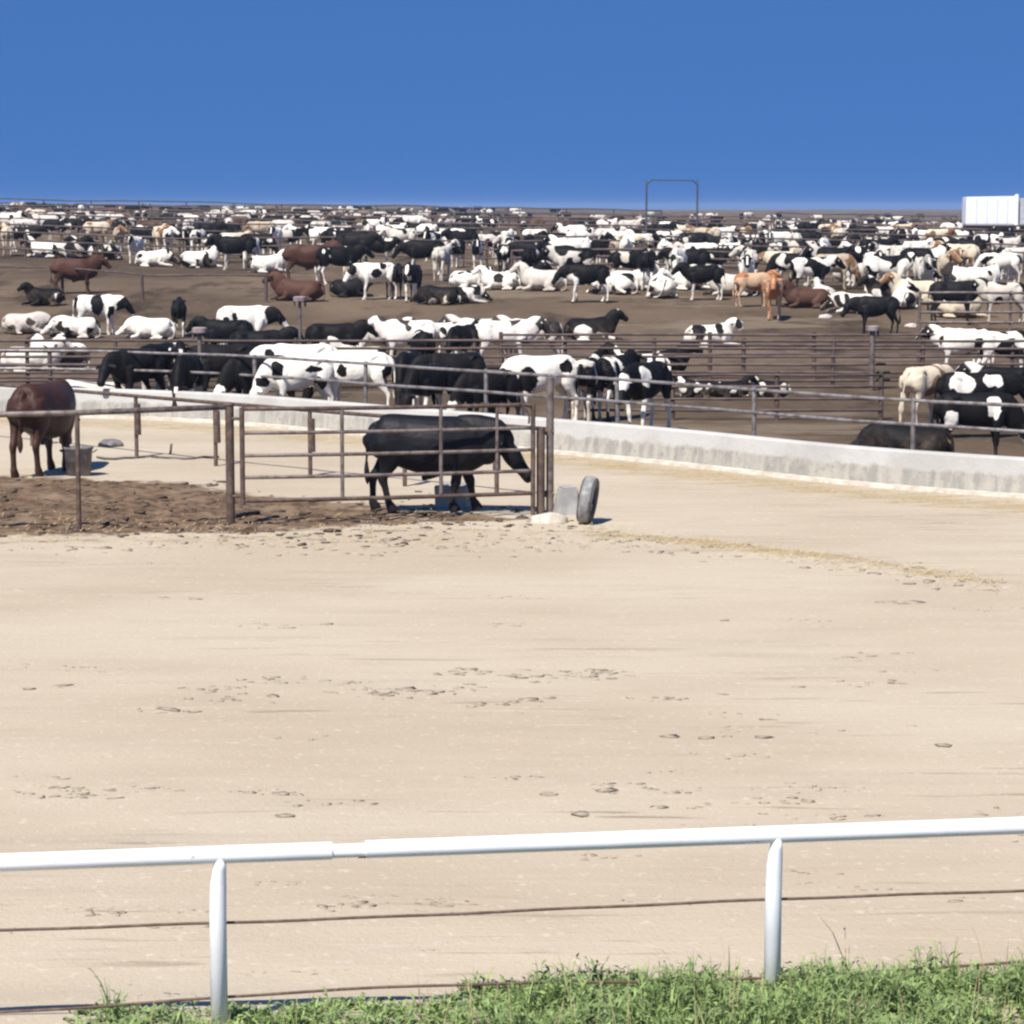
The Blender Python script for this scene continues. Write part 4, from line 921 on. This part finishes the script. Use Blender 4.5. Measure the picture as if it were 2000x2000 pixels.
lumps('road_clods', pts, M['clod'], 'small dried clods scattered over the pale road', 'clods'); pts = []
for i in range(1100):
    x = rs.uniform(-60, 1120); yy = rs.normal(1018, 22) if x > 450 else rs.uniform(940, 1052)
    if rs.rand() > np.interp(x, [0, 450, 1100], [1, .8, .35]): continue
    sc(x, yy, rs.gamma(2, .012), rs.uniform(1, 2), .6)
lumps('pen_clods', pts, M['manure'], 'dark manure clods trampled into the bull pen', 'clods')
# straw bits
def strips(name, items, m, label, cat, tone=True):
    V, Fs, T = [], [], []; k = 0
    for (p, d, w_, t, segs) in items:
        n = len(p)
        for j in range(n):
            ww = w_*(1-.85*(j/(n-1))**1.5) if segs else w_*math.sin(math.pi*(.12+.83*j/(n-1)))
            V.append(tuple(p[j]-d*ww)); V.append(tuple(p[j]+d*ww)); T += [t, t]
        for j in range(n-1): Fs.append((k+2*j, k+2*j+1, k+2*j+3, k+2*j+2))
        k += 2*n
    me = bpy.data.meshes.new(name); me.from_pydata(V, [], Fs)
    me.attributes.new('tone', 'FLOAT', 'POINT').data.foreach_set('value', T); smooth(me)
    return tag(link(name, me, None, m), label, cat, kind='stuff')
items = []
for i in range(2600):
    if i % 3 == 0:
        x = rs.uniform(-8, 9); y_ = bunk_y(x)-abs(rs.normal(.9, .8))
    elif i % 3 == 1:
        t = rs.rand(); q = pix(1130+830*t, 1045+103*t**1.25+rs.normal(0, 7)); x, y_ = q.x, q.y
    else:
        q = pix(rs.uniform(0, 1200), rs.normal(1045, 16)); x, y_ = q.x, q.y
    th = rs.uniform(0, math.pi); l = rs.uniform(.03, .10); z = rz(x, y_)+rs.uniform(.004, .03)
    a = np.array([x, y_, z]); b = a+np.array([math.cos(th)*l, math.sin(th)*l, rs.uniform(0, .05)])
    items.append(([a, (a+b)/2, b], np.array([-math.sin(th), math.cos(th), .5])*.8, .006, rs.rand(), True))
strips('straw_litter', items, M['straw'], 'dry straw litter strewn along the bunk and the pen', 'straw')
# grass bank
items = []
def edge_y(px):   # row of the tips of the growth at column px
    return float(np.interp(px, [100, 190, 430, 700, 900, 1100, 1300, 1500, 1750, 2000, 2200], [2030, 1985, 1970, 1962, 1925, 1885, 1870, 1875, 1868, 1830, 1810]))
def plant_h(x, y):
    px = 1000+F*x/(y*CP+4.3*SPI); z = gz(x, y); zt = H0-(edge_y(px)-405)/F*y
    return zt-z, px
def leafy(x, y, h, n, spread=.10, wmul=1.):
    z = gz(x, y)-.01
    for _ in range(n):
        th = rs.uniform(0, 2*math.pi); r0 = rs.uniform(0, spread); bx, by = x+math.cos(th)*r0, y+math.sin(th)*r0
        hh = h*rs.uniform(.3, 1.15)*(1-.5*r0/spread); ln = rs.uniform(.02, .4)*hh
        th2 = rs.uniform(0, 2*math.pi); dx, dy = math.cos(th2)*ln, math.sin(th2)*ln
        tone = rs.rand()
        P = [np.array([bx+dx*t*t, by+dy*t*t, z+hh*(t-.12*t*t)]) for t in (0, .35, .7, 1)]
        th3 = rs.uniform(0, math.pi); d = np.array([math.cos(th3), math.sin(th3), 0]); items.append((P, d, rs.choice([.0035, .0035, .006])*wmul, tone, True))
        if rs.rand() < .45: continue
        for _k in range(rs.randint(2, 6)):   # side leaves
            t = rs.uniform(.25, 1.); q = np.array([bx+dx*t*t, by+dy*t*t, z+hh*(t-.12*t*t)]); a = rs.uniform(0, 2*math.pi); l = rs.uniform(.02, .065)
            o_ = np.array([math.cos(a)*l, math.sin(a)*l, rs.uniform(-.3, .9)*l]); d = np.array([-math.sin(a), math.cos(a), rs.uniform(-.5, .5)])
            items.append(([q, q+o_*.5+np.array([0, 0, .15*l]), q+o_], d, rs.uniform(.004, .010), tone*.6+.4*rs.rand(), False))
n_ = 0
while n_ < 2300:
    y_ = rs.uniform(11.6, 14.3); x = rs.uniform(-2.6, 3.3)
    hmax, px = plant_h(x, y_)
    lim = 14.25 if px > 900 else 13.75
    if y_ > lim: continue
    clump = .62+.75*mnoise.noise((x*2.6, y_*2.0, 5))
    h = min(.40, hmax)*max(.25, clump)
    if hmax < .05 or px < 150: continue
    if px < 900 and rs.rand() > .75: continue
    leafy(x, y_, max(.05, h), rs.randint(8, 15)); n_ += 1
strips('grass', items, M['grass'], 'bright green weeds and grass at the foot of the rail fence', 'grass')
items = []
for _ in range(110):
    y_ = rs.uniform(12.0, 14.3); x = rs.uniform(-2.4, 3.3); hmax, px = plant_h(x, y_)
    if hmax < .08 or px < 200: continue
    z = gz(x, y_); h = min(.42, hmax)*rs.uniform(.5, 1.15); a = rs.uniform(0, 6.28); ln = rs.uniform(0, .12)
    items.append(([np.array([x+math.cos(a)*ln*t*t, y_+math.sin(a)*ln*t*t, z+h*t]) for t in (0, .4, .75, 1)], np.array([1., 0, 0]), .0028, rs.rand(), True))
strips('dry_grass', items, M['straw'], 'dry straw coloured stems standing among the green weeds', 'dry grass')
# single weeds
def weed(px, py, Y, h, n, lab, m='grass'):
    global items
    items = []; x = (px-1000)/F*Y; leafy(x, Y, h, n, .05, 1.4)
    o = strips('weed', items, M[m], lab, 'weed'); o['kind'] = 'thing'
weed(192, 1965, 13.35, .40, 16, 'small dark green weed touching the lower cable at left')
weed(1675, 1850, 14.1, .52, 4, 'thin tall dry weed stalk right of the white post', 'straw')
weed(1436, 1890, 14.1, .44, 7, 'tall green weed just left of the right white post')

# ------------------------------------------------------------ haze
bm = bmesh.new(); box(bm, (-1400, -30, -4), (1400, 3100, 8.5)); me = bm_mesh('haze', bm, False)
hm = bpy.data.materials.new('haze_air'); hm.use_nodes = True; ht = hm.node_tree; ht.nodes.clear()
pv = ht.nodes.new('ShaderNodeVolumePrincipled'); pv.inputs['Color'].default_value = (.62, .78, 1.0, 1); pv.inputs['Density'].default_value = .00018; pv.inputs['Anisotropy'].default_value = 0.0
hx = ht.nodes.new('ShaderNodeOutputMaterial'); ht.links.new(pv.outputs[0], hx.inputs['Volume'])
tag(link('haze', me, None, hm), kind='stuff')
